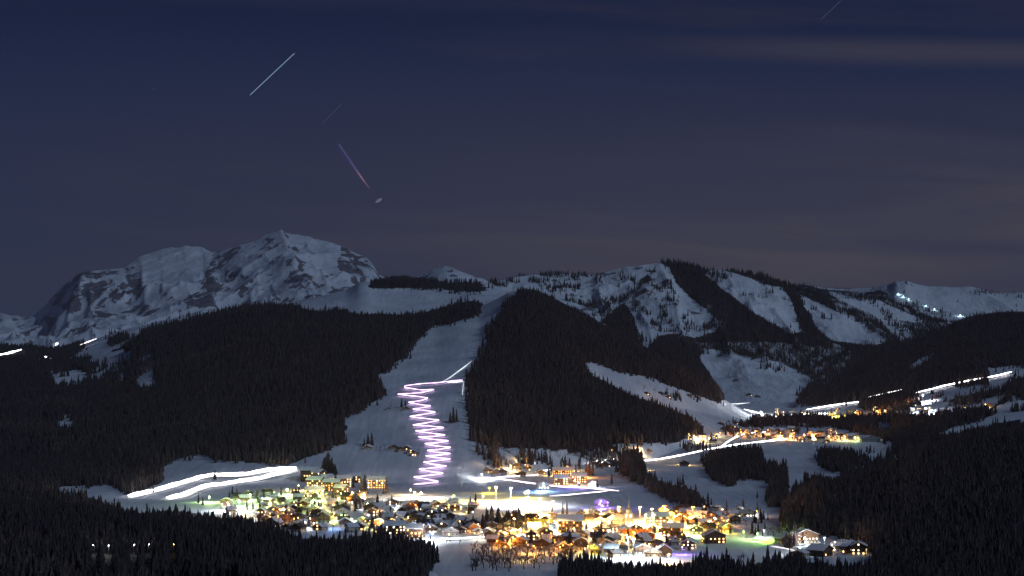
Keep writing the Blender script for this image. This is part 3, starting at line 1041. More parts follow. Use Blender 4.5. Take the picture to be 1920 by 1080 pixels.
def settle_labels():
    groups = {}
    for o, noun, px, py in PENDING:
        best = min(LANDMARKS, key=lambda l: math.hypot((l[1] - px), (l[2] - py) * 1.8))
        dx, dy = px - best[1], (py - best[2]) * 1.8
        if abs(dx) > abs(dy) * 2.2:
            d = 'left of' if dx < 0 else 'right of'
        elif abs(dy) > abs(dx) * 2.2:
            d = 'behind' if dy < 0 else 'in front of'
        else:
            d = ('behind, ' if dy < 0 else 'below, ') + ('left of' if dx < 0 else 'right of')
        groups.setdefault((noun, d, best[0]), []).append((math.hypot(dx, dy), o))
    for (noun, d, lm), L in groups.items():
        L.sort(key=lambda t: t[0])
        for i, (_, o) in enumerate(L):
            if i == 0:
                w = 'nearest ' if len(L) > 1 else ''
            else:
                w = (ORD[i] if i < len(ORD) else '%dth' % (i + 1)) + ' nearest '
            s = '%s%s %s %s' % (w, noun, d, lm)
            o['label'] = ' '.join(s.split()[:16])


# ------------------------------------------------------------------ roads and the light trails along them
def densify(pts, step=6.0):
    out = []
    for (a, b) in zip(pts[:-1], pts[1:]):
        n = max(1, int(math.hypot(b[0] - a[0], b[1] - a[1]) / step))
        for i in range(n):
            t = i / n
            out.append((a[0] + (b[0] - a[0]) * t, a[1] + (b[1] - a[1]) * t))
    out.append(pts[-1])
    return out


def ground_line(pts, step=6.0, lift=0.0, smooth=2):
    P = []
    for p in densify(pts, step):
        h = hit(*p)
        if h is not None:
            P.append(Vector((h.x, h.y, h.z + lift)))
    for _ in range(smooth):
        P = [P[0]] + [(P[i - 1] + P[i] * 2 + P[i + 1]) / 4 for i in range(1, len(P) - 1)] + [P[-1]]
    return P


def road(pts, width, name='road'):
    P = ground_line(pts, 5.0)
    V, Fq = [], []
    for i, p in enumerate(P):
        a, c = P[max(0, i - 1)], P[min(len(P) - 1, i + 1)]
        d = (c - a)
        d.z = 0
        if d.length < 1e-6:
            d = Vector((1, 0, 0))
        d.normalize()
        n = Vector((-d.y, d.x, 0))
        for k in (-0.62, -0.5, 0.5, 0.62):
            q = p + n * width * k
            z = max(gz(q.x, q.y), p.z - 1.0) + (0.75 if abs(k) > 0.55 else 0.35)
            V.append((q.x, q.y, z))
        if i:
            b = (i - 1) * 4
            for j in range(3):
                Fq.append((b + j, b + j + 1, b + j + 5, b + j + 4))
    o = link(name, mesh(name, V, Fq, M['road'], True))
    o['kind'] = 'structure'
    return o


def tube_line(P, r, n=6, r_end=None, uneven=False):
    V, Fq = [], []
    m = len(P)
    for i, p in enumerate(P):
        d = (P[min(m - 1, i + 1)] - P[max(0, i - 1)]).normalized()
        a = d.cross(Vector((0, 0, 1)))
        if a.length < 1e-3: a = Vector((1, 0, 0))
        a.normalize()
        b = a.cross(d)
        rr = r if r_end is None else r + (r_end - r) * i / (m - 1)
        if uneven:
            rr *= (1 + 0.38 * math.sin(i * 0.9 + r * 7) * math.sin(i * 0.37 + 1.3)) * min(1.0, 0.35 + 0.22 * i, 0.35 + 0.22 * (m - 1 - i))
        for k in range(n):
            t = 2 * math.pi * k / n
            V.append(tuple(p + (a * math.cos(t) + b * math.sin(t)) * rr))
        if i:
            c = (i - 1) * n
            for k in range(n):
                Fq.append((c + k, c + (k + 1) % n, c + n + (k + 1) % n, c + n + k))
    Fq.append(tuple(range(n)))
    Fq.append(tuple(reversed(range((m - 1) * n, m * n))))
    return V, Fq


TRAIL_MATS = {}


def trail(pts, r, colr, strength, label, lift=1.2, step=5.0, group=None, smooth=2, cat='light trail', name='light_trail'):
    key = (colr, strength)
    if key not in TRAIL_MATS:
        TRAIL_MATS[key] = glow('headlight_glow', colr, strength, sample=True)
    P = ground_line(pts, step, lift, smooth)
    V, Fq = tube_line(P, r, uneven=True)
    o = link(name, mesh(name, V, Fq, TRAIL_MATS[key]))
    tag(o, label, cat, group)
    return o


WHITE = (1.0, 0.95, 0.93)
COOL = (0.86, 0.92, 1.0)
T1 = [(240, 934), (285, 924), (330, 911), (370, 899), (400, 893), (432, 893), (460, 892), (490, 886), (520, 882), (556, 881)]
T2 = [(312, 938), (345, 931), (362, 922), (385, 914), (415, 911), (450, 905), (485, 900), (510, 893), (535, 888), (556, 884)]
road(T1, 11, 'upper_road'); road(T2, 11, 'upper_road')
trail(T1, 1.7, WHITE, 9.0, 'upper of the two broad white light tracks left of the village', group='light trails', lift=3.2)
trail(T2, 1.7, WHITE, 9.0, 'lower of the two broad white light tracks left of the village', group='light trails', lift=3.2)
T3 = [(225, 930), (245, 937), (290, 941)]
T5 = [(1190, 866), (1222, 864), (1250, 860), (1290, 852), (1330, 843), (1365, 837), (1400, 832), (1440, 828), (1475, 824)]
road(T5, 8, 'valley_road')
trail(T5, 0.95, WHITE, 8.0, 'white light trail of the road rising across the middle to the orange hamlet', group='light trails')
T7 = [(1350, 840), (1372, 824), (1392, 815), (1420, 811), (1450, 812)]
road(T7, 7, 'valley_road')
trail(T7, 0.8, WHITE, 5.0, 'short curved light trail into the orange-lit upper hamlet', group='light trails')
T6 = [(1512, 772), (1535, 768), (1560, 764), (1590, 760), (1615, 757)]
T6b = [(1628, 756), (1650, 751), (1690, 742)]
T6c = [(1718, 741), (1745, 735), (1770, 728), (1800, 722), (1825, 717), (1850, 713), (1875, 708), (1897, 702)]
road(T6 + T6b + T6c, 8, 'hill_road')
trail(T6, 1.3, WHITE, 9.0, 'lowest stretch of the light trail up the right slope, ending at dark trees', group='light trails', lift=5)
trail(T6b, 0.8, WHITE, 5.0, 'faint stretch of light trail seen between dark trees on the right slope', group='light trails', lift=14)
trail(T6c, 1.35, WHITE, 9.0, 'long bright light trail climbing to the right edge of the slope', group='light trails', lift=6)
T9 = [(1395, 768), (1420, 775), (1445, 783), (1480, 780), (1515, 777), (1560, 776)]
trail(T9, 1.5, COOL, 6.0, 'bluish light trail along the side valley street', group='light trails')
trail([(1355, 759), (1380, 758), (1406, 756)], 0.8, COOL, 2.0, 'thin pale light trail at the foot of the side valley meadow', group='light trails')
trail([(-6, 680), (12, 677), (40, 669)], 3.0, COOL, 7.0, 'bright white light trail at the far left edge below the peak', group='light trails', lift=20)
trail([(150, 655), (165, 649), (181, 643)], 1.6, WHITE, 3.0, 'small white light trail on the snow shoulder below the peak', group='light trails', lift=14)
V1 = [(904, 896), (950, 901), (1000, 908), (1050, 914), (1100, 916), (1140, 920), (1160, 922)]
V2 = [(912, 899), (945, 895), (985, 893), (1010, 892)]
V3 = [(1030, 932), (1070, 929), (1110, 925), (1140, 922)]
road(V1, 7, 'village_street'); road(V3, 7, 'village_street')
trail(V1, 0.65, (1.0, 0.80, 0.98), 4.5, 'pinkish light trail of the street passing the blue-lit lift house', group='light trails')
trail(V2, 0.55, (1.0, 0.86, 0.95), 3.5, 'thin light trail branching left above the floodlit snow field', group='light trails')
trail(V3, 0.55, (0.96, 0.85, 1.0), 3.5, 'thin light trail just above the violet-lit chalet', group='light trails')
trail([(1003, 886), (1020, 884), (1036, 881)], 0.7, COOL, 4.0, 'short bluish light trail left of the orange-lit lodge', group='light trails')
V4 = [(832, 1013), (860, 1012), (900, 1009), (940, 1008), (990, 1007), (1040, 1004), (1100, 1006)]
road(V4, 7, 'village_street')
trail(V4[:4], 0.5, COOL, 6.0, 'white light trail right of the white floodlight on the lower road', group='light trails')
trail(V4[3:], 0.5, (1.0, 0.85, 0.6), 6.0, 'yellow light trail on the lower road below the yellow-roofed hall', group='light trails')
V5 = [(1480, 1033), (1440, 1024), (1410, 1018), (1380, 1012)]
V6 = [(1405, 1012), (1430, 1015), (1460, 1018), (1510, 1024), (1518, 1020)]
road(V6, 6, 'village_street')
trail([(1500, 1037), (1470, 1030), (1445, 1026)], 0.3, WHITE, 2.5, 'faint light trail curving below the green-lit double-gabled chalet', group='light trails')
V7 = [(560, 928), (590, 933), (620, 925), (640, 935), (700, 935), (760, 930), (800, 928)]
road(V7, 7, 'village_street')

# torchlit zigzag down the piste
ZZ_ = [(868, 716), (845, 718), (822, 721), (790, 723), (758, 727), (758, 730), (790, 735), (815, 734), (790, 740), (745, 743), (790, 748), (803, 750), (790, 755), (765, 758), (790, 763),
       (808, 765), (790, 769), (773, 771), (800, 774), (817, 777), (800, 780), (767, 785), (800, 789), (824, 792), (800, 797), (773, 801), (805, 803), (833, 806),
       (805, 810), (778, 812), (805, 816), (835, 820), (810, 823), (783, 823), (810, 828), (842, 831), (815, 835), (795, 836), (820, 841), (846, 843), (820, 848), (800, 849),
       (822, 853), (846, 855), (822, 858), (797, 859), (822, 863), (845, 865), (815, 869), (793, 871), (815, 876), (838, 878), (812, 882), (785, 884),
       (808, 889), (832, 892), (805, 896), (775, 899), (800, 903), (823, 908), (800, 911), (775, 913)]
trail(ZZ_, 0.92, (0.95, 0.60, 1.0), 2.4, 'long pinkish white zigzag light trail winding down the ski piste', step=3.0, lift=3.5, smooth=1)
trail([(826, 719), (845, 708), (858, 698), (872, 688), (885, 677)], 0.45, COOL, 1.6, 'thin bluish light line rising right from the top of the zigzag', smooth=1)
trail([(838, 718), (852, 717), (868, 716)], 0.8, (0.92, 0.95, 1.0), 4.0, 'bright white light bar at the top right end of the zigzag', smooth=0)
trail([(869, 717), (868, 728), (867, 741)], 0.4, COOL, 2.0, 'short upright light line below the right end of the zigzag', smooth=0)

# ski lift up the right side of the piste
prev = None
PYL = [(866, 916), (868, 880), (869, 840), (871, 800), (873, 762), (876, 725), (886, 680), (904, 630), (925, 585)]
tops = []
for i, (x, y) in enumerate(PYL):
    p = hit(x, y)
    q = empty('lift_pylon', (p.x, p.y, p.z), 0.0)
    MB().tube((0, 0, -1.5), (0, 0, 9.5), 0.28, 0.2, 6).build('mast', M['metal'], q)
    MB().box(-2.1, 2.1, -.15, .15, 9.3, 9.6).build('crossarm', M['metal'], q)
    tag(q, 'grey ski lift pylon right of the zigzag, %s from the bottom' % ('lowest' if i == 0 else ORD[i]), 'lift pylon', 'pylons of the ski lift')
    tops.append(Vector((p.x, p.y, p.z + 9.7)))
for sd in (-2.0, 2.0):
    P = []
    for a, b in zip(tops[:-1], tops[1:]):
        for k in range(8):
            t_ = k / 8
            P.append(a.lerp(b, t_) + Vector((sd, 0, -3.0 * 4 * t_ * (1 - t_))))
    P.append(tops[-1] + Vector((sd, 0, 0)))
    V, Fq = tube_line(P, 0.05, 4)
    tag(link('lift_cable', mesh('lift_cable', V, Fq, M['metal'])), '%s haul cable of the ski lift beside the knob forest' % ('left' if sd < 0 else 'right'), 'cable', 'lift cables')

# ------------------------------------------------------------------ lamps
LC = {'g': (0.66, 1.0, 0.34), 'G': (0.42, 1.0, 0.05), 'w': (0.95, 0.97, 1.0), 'y': (1.0, 0.60, 0.20), 'o': (1.0, 0.36, 0.05), 'b': (0.22, 0.42, 1.0), 'v': (0.36, 0.18, 1.0), 'c': (0.55, 0.85, 1.0),
      'Y': (1.0, 0.74, 0.06)}
LNAME = {'g': 'greenish white', 'G': 'vivid green', 'w': 'white', 'y': 'warm yellow', 'o': 'orange', 'b': 'blue', 'v': 'violet', 'c': 'icy blue', 'Y': 'yellow'}
LMAT, LDAT, LHEAD = {}, {}, {}
POLE = MB().tube((0, 0, -1.5), (0, 0, 6.6), 0.11, 0.07, 6).me('pole', M['metal'])
ARM = MB().tube((0, 0, 6.5), (0, -1.1, 6.9), 0.06, 0.05, 5).me('arm', M['metal'])
MAST = MB().tube((0, 0, -2), (0, 0, 19.0), 0.28, 0.16, 6).me('pole', M['metal'])
XARM = MB().box(-1.3, 1.3, -0.1, 0.1, 18.6, 18.8).me('crossbar', M['metal'])


def lamp(px, py, c, kw, tall=False):
    h = hit(px, py)
    if h is None:
        return
    dist = h.y
    P = kw * (9500.0 if tall else 5200.0) * (dist / 2000.0) ** 1.3
    rz = random.uniform(-1, 1)
    hh = 18.4 if tall else 6.9
    size = 0.34 * (dist / 2000.0) ** 0.8 * min(1.4 if tall else 2.2, max(0.9, (kw / 3.0) ** 0.4))
    key = (c, round(size, 2))
    if c not in LMAT:
        LMAT[c] = glow('%s_lamp_glass' % LNAME[c].replace(' ', '_'), LC[c], 38.0)
    if key not in LHEAD:
        LHEAD[key] = MB().lathe([(0.01, -size), (size * 0.7, -size * 0.7), (size, 0), (size * 0.75, size * 0.55), (0.01, size * 0.8)], 8).me('lamp_head', LMAT[c])
    r = empty('floodlight_mast' if tall else 'pole_lamp', (h.x, h.y, h.z), rz)
    link('pole', MAST if tall else POLE, r)
    link('crossbar' if tall else 'arm', XARM if tall else ARM, r)
    if tall:
        for s in (-1, 1):
            link('lamp_head', LHEAD[key], r, (s * 1.1, -0.4, hh))
    else:
        link('lamp_head', LHEAD[key], r, (0, -1.1, hh))
    down = tall          # the floodlights are hooded and throw their light downwards
    ld = bpy.data.lights.new('lamp_light', 'SPOT' if down else 'POINT')
    if down:
        ld.spot_size = math.radians(166)
        ld.spot_blend = 0.35
    ld.energy = P
    ld.color = LC[c]
    ld.shadow_soft_size = 0.25
    lo = bpy.data.objects.new('lamp_light', ld)
    lo.parent = r
    lo.location = (0, -1.1, hh - 0.3 - size)
    col.objects.link(lo)
    tag(r, None, 'floodlight' if tall else 'street lamp', 'floodlight masts' if tall else 'lit street lamps')
    later(r, ('tall %s floodlight mast' if tall else '%s pole lamp') % LNAME[c], px, py)


LAMPS = [
    (393, 942, 'g', 9), (430, 958, 'w', 34), (448, 950, 'g', 18), (470, 938, 'g', 12), (492, 952, 'g', 9), (515, 934, 'g', 12), (540, 928, 'g', 18), (560, 920, 'y', 5),
    (600, 940, 'g', 8), (640, 936, 'g', 12), (662, 934, 'y', 26), (684, 936, 'y', 9), (462, 965, 'y', 3), (520, 980, 'o', 4), (553, 985, 'o', 8), (574, 992, 'w', 3), (600, 964, 'g', 5),
    (625, 958, 'y', 4), (640, 978, 'g', 8), (660, 985, 'g', 7), (617, 992, 'b', 3), (692, 978, 'w', 10), (712, 990, 'y', 12), (735, 992, 'Y', 6), (648, 950, 'y', 3), (590, 948, 'g', 4),
    (613, 936, 'Y', 4), (500, 945, 'g', 5), (565, 958, 'Y', 4), (770, 928, 'y', 9), (850, 940, 'G', 7), (812, 1012, 'w', 34), (790, 1000, 'b', 4), (722, 948, 'w', 4), (800, 954, 'y', 3),
    (865, 962, 'y', 4), (742, 965, 'w', 2), (808, 970, 'o', 3), (690, 955, 'w', 3), (770, 998, 'o', 2),
    (906, 940, 'y', 14), (985, 934, 'Y', 12), (917, 925, 'Y', 4),
    (958, 882, 'y', 8), (985, 870, 'y', 2), (997, 866, 'w', 1), (1040, 892, 'y', 8), (1064, 884, 'y', 8), (1090, 896, 'o', 10), (1050, 908, 'o', 4), (1076, 910, 'y', 5), (1020, 921, 'b', 10),
    (1012, 924, 'c', 2), (1124, 955, 'v', 6), (1140, 953, 'v', 3), (1086, 915, 'v', 6), (1112, 913, 'w', 4), (903, 899, 'w', 6), (1118, 872, 'w', 1.5), (1135, 870, 'w', 1.5), (1150, 869, 'w', 1),
    (1045, 996, 'c', 14), (1000, 1002, 'y', 10), (975, 1006, 'y', 12), (1010, 988, 'Y', 10), (1108, 994, 'y', 26), (1142, 1008, 'w', 8), (1074, 1004, 'y', 8), (1107, 1024, 'y', 4),
    (1133, 1030, 'y', 5), (1160, 984, 'y', 18), (1235, 978, 'y', 26), (1252, 968, 'o', 12), (1186, 1012, 'o', 9), (1262, 978, 'o', 8), (1295, 976, 'o', 6), (1320, 980, 'o', 14),
    (1330, 990, 'y', 4), (1282, 1004, 'g', 7), (1300, 1007, 'g', 6), (1362, 1000, 'Y', 3), (1341, 984, 'w', 4), (1335, 966, 'w', 2), (1384, 964, 'w', 4), (1402, 967, 'w', 3), (1128, 975, 'y', 8),
    (1223, 1042, 'w', 5), (1253, 1054, 'y', 12), (1281, 1040, 'v', 4), (1177, 1032, 'y', 3), (1206, 1033, 'y', 3), (930, 1028, 'o', 3), (955, 1026, 'o', 7), (1070, 1034, 'o', 3), (1035, 1020, 'o', 3),
    (900, 1000, 'o', 2), (1240, 1015, 'o', 4), (1252, 1016, 'o', 3), (1090, 978, 'Y', 6), (1040, 978, 'o', 4),
    (1395, 1010, 'g', 2), (1433, 1008, 'w', 1.5), (1458, 1017, 'G', 14), (1482, 1019, 'G', 7), (1508, 1022, 'w', 4), (1546, 1022, 'w', 1.5), (1567, 1030, 'y', 5), (1500, 1040, 'w', 6), (1420, 1014, 'g', 3),
    (1203, 849, 'y', 7), (1192, 848, 'y', 2), (1292, 824, 'y', 4), (1312, 830, 'y', 10), (1330, 828, 'y', 5), (1350, 818, 'y', 1.5), (1390, 817, 'o', 5), (1416, 815, 'o', 7), (1440, 819, 'o', 8),
    (1462, 824, 'y', 16), (1482, 824, 'o', 10), (1508, 822, 'o', 10), (1524, 823, 'y', 7), (1555, 825, 'o', 7), (1584, 826, 'y', 5), (1604, 828, 'g', 2), (1428, 778, 'w', 16), (1447, 786, 'w', 9),
    (1462, 783, 'w', 7), (1510, 781, 'y', 8), (1566, 781, 'Y', 7), (1605, 779, 'y', 5), (1645, 776, 'o', 7), (1660, 776, 'y', 5), (1709, 760, 'o', 6), (1714, 774, 'w', 3), (1734, 772, 'w', 5),
    (1746, 775, 'w', 7), (1810, 771, 'y', 1), (1848, 765, 'y', 1), (1283, 872, 'y', 3), (1195, 882, 'o', 1.5), (1206, 882, 'y', 1.5), (268, 618, 'w', 1.5), (132, 940, 'w', 2.5), (107, 645, 'w', 1),
    (1684, 553, 'c', 0.36), (1694, 558, 'c', 0.36), (1704, 563, 'c', 0.30), (1736, 575, 'c', 0.24), (1752, 582, 'c', 0.24), (1800, 593, 'c', 0.72),  # snow-gun lights on the far ridge, built on the same poles
    (1003, 1038, 'o', 6), (958, 1030, 'o', 5), (1048, 1040, 'o', 5), (980, 1052, 'y', 2),
    (3, 1042, 'y', 0.3), (73, 1041, 'y', 0.3), (177, 1040, 'w', 0.2), (204, 1040, 'w', 0.5), (250, 1039, 'w', 0.2), (278, 1038, 'w', 0.12), (325, 1038, 'y', 0.12),
]
for a in LAMPS:
    lamp(*a)
lamp(790, 934, 'w', 42)
lamp(778, 933, 'y', 16)
lamp(1171, 997, 'y', 16)  # this one and the next are uplights added to brighten the church
lamp(1187, 998, 'y', 12)
for a in [(930, 942, 'y', 30), (958, 944, 'w', 40), (990, 950, 'w', 40), (1012, 966, 'y', 34), (1036, 972, 'y', 20), (1210, 1000, 'y', 130), (1200, 984, 'y', 90), (1012, 996, 'Y', 16),  # the last mast here is added to light the yellow roof
          (1222, 988, 'y', 90), (1160, 984, 'y', 60), (1245, 982, 'o', 70), (1225, 1000, 'y', 50), (1100, 990, 'y', 22), (1030, 1001, 'y', 22), (965, 1008, 'y', 14), (1300, 984, 'o', 14), (1188, 1050, 'w', 14), (1178, 1046, 'c', 8), (1730, 757, 'w', 14), (86, 682, 'w', 14)]:  # includes extra masts round the church, added to bathe the core in gold
    lamp(*a, tall=True)

# ------------------------------------------------------------------ houses
WIN = {}
for k, m in (('dark', 'glass_dark'), ('warm', 'win_warm'), ('white', 'win_white'), ('orange', 'win_orange')):
    b = MB().box(-0.62, 0.62, -0.06, 0.06, -0.7, 0.7)
    WIN[k] = b.me('window', M[m])
TAKEN = []
HMESH = {}


def chalet_parts(w, d, h, rise, wood, lower):
    key = (round(w), round(d), round(h, 1), round(rise, 1), wood, lower)
    if key in HMESH:
        return HMESH[key]
    w, d, h = key[0] / 1.0, key[1] / 1.0, key[2]
    rise = key[3]
    h0 = 2.7
    low = MB().box(-w / 2 - .08, w / 2 + .08, -d / 2 - .08, d / 2 + .08, -4.0, h0).me('ground_floor', M[lower])
    up = MB().prism([(-w / 2, h0), (w / 2, h0), (w / 2, h), (0, h + rise), (-w / 2, h)], -d / 2, d / 2).me('wall', M[wood])
    ov, s = 1.3, rise / (w / 2)
    zt = h + rise
    e = w / 2 + ov
    ze = zt - s * e
    rf = MB().prism([(-e, ze + .06), (0, zt + .06), (e, ze + .06), (e, ze + .38), (0, zt + .38), (-e, ze + .38)], -d / 2 - ov, d / 2 + ov * .7).me('roof', M['tiles'])
    e2 = e - .12
    z2 = zt - s * e2
    sn = MB().prism([(-e2, z2 + .385), (0, zt + .385), (e2, z2 + .385), (e2 - .15, z2 + .80), (0, zt + .92), (-e2 + .15, z2 + .80)], -d / 2 - ov + .1, d / 2 + ov * .7 - .1).me('snow_cover', M['roofsnow'])
    ch = MB().box(-.45, .45, -.45, .45, 0, 2.2).box(-.6, .6, -.6, .6, 2.2, 2.4).me('chimney', M['stone'])
    bl = MB().box(-w / 2 - .3, w / 2 + .3, -d / 2 - 1.25, -d / 2 - .09, h0 + .05, h0 + .2)
    bl.box(-w / 2 - .3, w / 2 + .3, -d / 2 - 1.3, -d / 2 - 1.2, h0 + .35, h0 + 1.15)
    nb = max(3, int(w / 3))
    for i in range(nb + 1):
        x = -w / 2 - .2 + (w + .4) * i / nb
        bl.box(x - .06, x + .06, -d / 2 - 1.25, -d / 2 - 1.13, h0 + .2, h0 + 1.2)
    bal = bl.me('balcony', M['wood_dark'])
    HMESH[key] = (low, up, rf, sn, ch, bal, w, d, h, rise)
    return HMESH[key]


def chalet(px, py, w=12, d=12, h=5.6, rise=3.0, rz=0.0, wood='wood_dark', lower='plaster', lit=0.4, noun=None, wins='warm', label=None, detail=2, pos=None, name='chalet'):
    p = hit(px, py) if pos is None else pos
    if p is None:
        return None
    z = min(gz(p.x + a, p.y + b) for a in (-w / 3, w / 3) for b in (-d / 3, d / 3)) + 0.2
    z = max(z, p.z - 3.0)
    low, up, rf, sn, ch, bal, w, d, h, rise = chalet_parts(w, d, h, rise, wood, lower)
    r = empty(name, (p.x, p.y, z), rz)
    link('ground_floor', low, r)
    link('wall', up, r)
    ro = link('roof', rf, r)
    if label is not None or random.random() < 0.62:
        link('snow_cover', sn, ro)
    if detail > 1:
        link('balcony', bal, r)
        sx = random.choice((-1, 1))
        link('chimney', ch, ro, (sx * w * .22, d * .15, h + rise * .56 + .3))
    nlit = 0

    def win(x, y, z_, rr):
        nonlocal nlit
        k = 'dark'
        if random.random() < lit:
            k = wins if random.random() < .8 else random.choice(('warm', 'white'))
            nlit += 1
        link('window', WIN[k], r, (x, y, z_), rr)
    nf = max(2, int(w / 3.4))
    for fl in range(int((h - 0.6) / 2.55)):
        zc = 1.55 + fl * 2.65
        for i in range(nf):
            x = -w / 2 + w * (i + .5) / nf
            win(x, -d / 2 - .1, zc, 0)
        if detail > 1:
            for s in (-1, 1):
                for y in (-d * .24, d * .24):
                    win(s * (w / 2 + .1), y, zc, math.pi / 2)
    win(0, -d / 2 - .03, h + rise * .35, 0)
    tag(r, label, 'chalet', 'chalets and houses of the villages')
    if label is None:
        n = noun or ('%s %s with %s' % ('large' if w > 14 else 'small' if w < 10.5 else 'medium',
                                        'pale chalet' if wood == 'plaster' else 'dark wooden chalet' if wood == 'wood_dark' else 'brown wooden chalet',
                                        'dark windows' if nlit == 0 else 'few lit windows' if nlit < 5 else 'many lit windows'))
        later(r, n, px, py)
    TAKEN.append((p.x, p.y, max(w, d)))
    return r


def block(px, py, w, d, storeys, rz, label, wall='plaster', lit=0.7, wins='warm', name='hotel', cat='hotel', rise=3.5):
    """a big gabled holiday block, ridge along its length, rows of windows with balconies"""
    p = hit(px, py)
    z = min(gz(p.x + a, p.y + b) for a in (-w / 3, w / 3) for b in (-d / 3, d / 3))
    z = max(z, p.z - 2.5)
    h = storeys * 2.9 + 0.6
    r = empty(name, (p.x, p.y, z), rz)
    MB().box(-w / 2, w / 2, -d / 2, d / 2, -4, h).build('wall', M[wall], r)
    g = MB()
    for s in (-1, 1):
        y0, y1 = (-d / 2, d / 2)
        b = len(g.v)
        x0, x1 = (s * (w / 2 - .4), s * (w / 2 - .02))
        g.v += [(x0, y0, h), (x0, y1, h), (x0, 0, h + rise), (x1, y0, h), (x1, y1, h), (x1, 0, h + rise)]
        g.f += [(b, b + 1, b + 2), (b + 3, b + 5, b + 4), (b, b + 2, b + 5, b + 3), (b + 1, b + 4, b + 5, b + 2), (b, b + 3, b + 4, b + 1)]
    g.build('gable', M['wood_dark'], r)
    sl = rise / (d / 2)
    e = d / 2 + 1.2

    def slab(z0, z1, ee, ex):
        q = MB()
        y = [-ee, 0, ee]
        zz = [h + rise - sl * ee, h + rise, h + rise - sl * ee]
        for s in (0, 1):
            ya, yb, za, zb = y[s], y[s + 1], zz[s], zz[s + 1]
            b = len(q.v)
            for xx in (-w / 2 - ex, w / 2 + ex):
                q.v += [(xx, ya, za + z0), (xx, yb, zb + z0), (xx, yb, zb + z1), (xx, ya, za + z1)]
            q.f += [(b, b + 1, b + 2, b + 3), (b + 4, b + 7, b + 6, b + 5), (b, b + 3, b + 7, b + 4), (b + 3, b + 2, b + 6, b + 7), (b + 1, b, b + 4, b + 5)] + ([(b + 2, b + 1, b + 5, b + 6)] if s else [])
        return q
    ro = slab(.05, .4, e, 1.2).build('roof', M['tiles'], r)
    slab(.405, .9, e - .15, 1.1).build('snow_cover', M['roofsnow'], ro)
    for s in (-.3, .28):
        MB().box(w * s - .5, w * s + .5, 1.0, 2.0, h + 1, h + rise + 2.2).build('chimney', M['stone'], ro)
    n = max(3, int(w / 3.3))
    for f in range(storeys):
        MB().box(-w / 2 + .3, w / 2 - .3, -d / 2 - 1.2, -d / 2 - .003, f * 2.9 + .35, f * 2.9 + .5).box(-w / 2 + .3, w / 2 - .3, -d / 2 - 1.2, -d / 2 - 1.12, f * 2.9 + .6, f * 2.9 + 1.25).build('balcony', M['wood_mid'], r)
        for i in range(n):
            k = wins if random.random() < lit else 'dark'
            if random.random() < .2 and k != 'dark': k = 'white'
            link('window', WIN[k], r, (-w / 2 + w * (i + .5) / n, -d / 2 - .06, f * 2.9 + 1.9))
        for s in (-1, 1):
            for y in (-d * .27, d * .27):
                k = wins if random.random() < lit else 'dark'
                link('window', WIN[k], r, (s * (w / 2 + .06), y, f * 2.9 + 1.9), math.pi / 2)
    tag(r, label, cat)
    TAKEN.append((p.x, p.y, max(w, d) * 0.9))
    return r


# the church
p = hit(1179, 990)
ch = empty('church', (p.x, p.y, p.z), 0.5)
MB().box(-3.2, 3.2, -3.2, 3.2, -3, 15).build('tower', M['plaster'], ch)
MB().box(-3.5, 3.5, -3.5, 3.5, 15.0, 15.5).build('cornice', M['stone'], ch)
MB().lathe([(2.9, 15.5), (2.9, 18.0), (3.3, 18.1), (2.9, 19.2), (1.4, 20.6), (0.9, 21.6), (1.25, 22.4), (0.75, 23.3), (0.28, 26.0), (0.02, 30.0)], 8).build('spire', M['metal'], ch)
MB().box(-.08, .08, -.08, .08, 29.5, 32).box(-.6, .6, -.07, .07, 30.9, 31.1).build('cross', M['metal'], ch)
MB().prism([(-5.5, -3), (5.5, -3), (5.5, 7), (0, 12), (-5.5, 7)], 3.3, 23).build('nave', M['plaster'], ch)
rr_ = MB().prism([(-6.3, 6.4), (0, 12.1), (6.3, 6.4), (6.3, 6.8), (0, 12.5), (-6.3, 6.8)], 3.6, 23.6).build('roof', M['tiles'], ch)
MB().prism([(-6.2, 6.9), (0, 12.52), (6.2, 6.9), (6.1, 7.3), (0, 13.0), (-6.1, 7.3)], 3.7, 23.5).build('snow_cover', M['roofsnow'], rr_)
for zc in (5, 12.5):
    for (x, y, a) in ((0, -3.27, 0), (3.27, 0, math.pi / 2), (-3.27, 0, math.pi / 2)):
        o = link('window', WIN['white'], ch, (x, y, zc), a)
        o.scale = (0.9, 1, 1.7)
MB().prism([(-1, 0), (1, 0), (1, 2.6), (0, 3.4), (-1, 2.6)], -3.3, -3.21).build('door', M['wood_dark'], ch)
for sx_, sy_, sr_ in ((1213, 992, 44), (1222, 982, 40), (1150, 984, 30), (1030, 1003, 22), (965, 1008, 16)):
    q = hit(sx_, sy_)
    TAKEN.append((q.x, q.y, sr_))
tag(ch, 'brightly floodlit pale church with a slender pointed spire in the village centre', 'church')
TAKEN.append((p.x, p.y, 34))

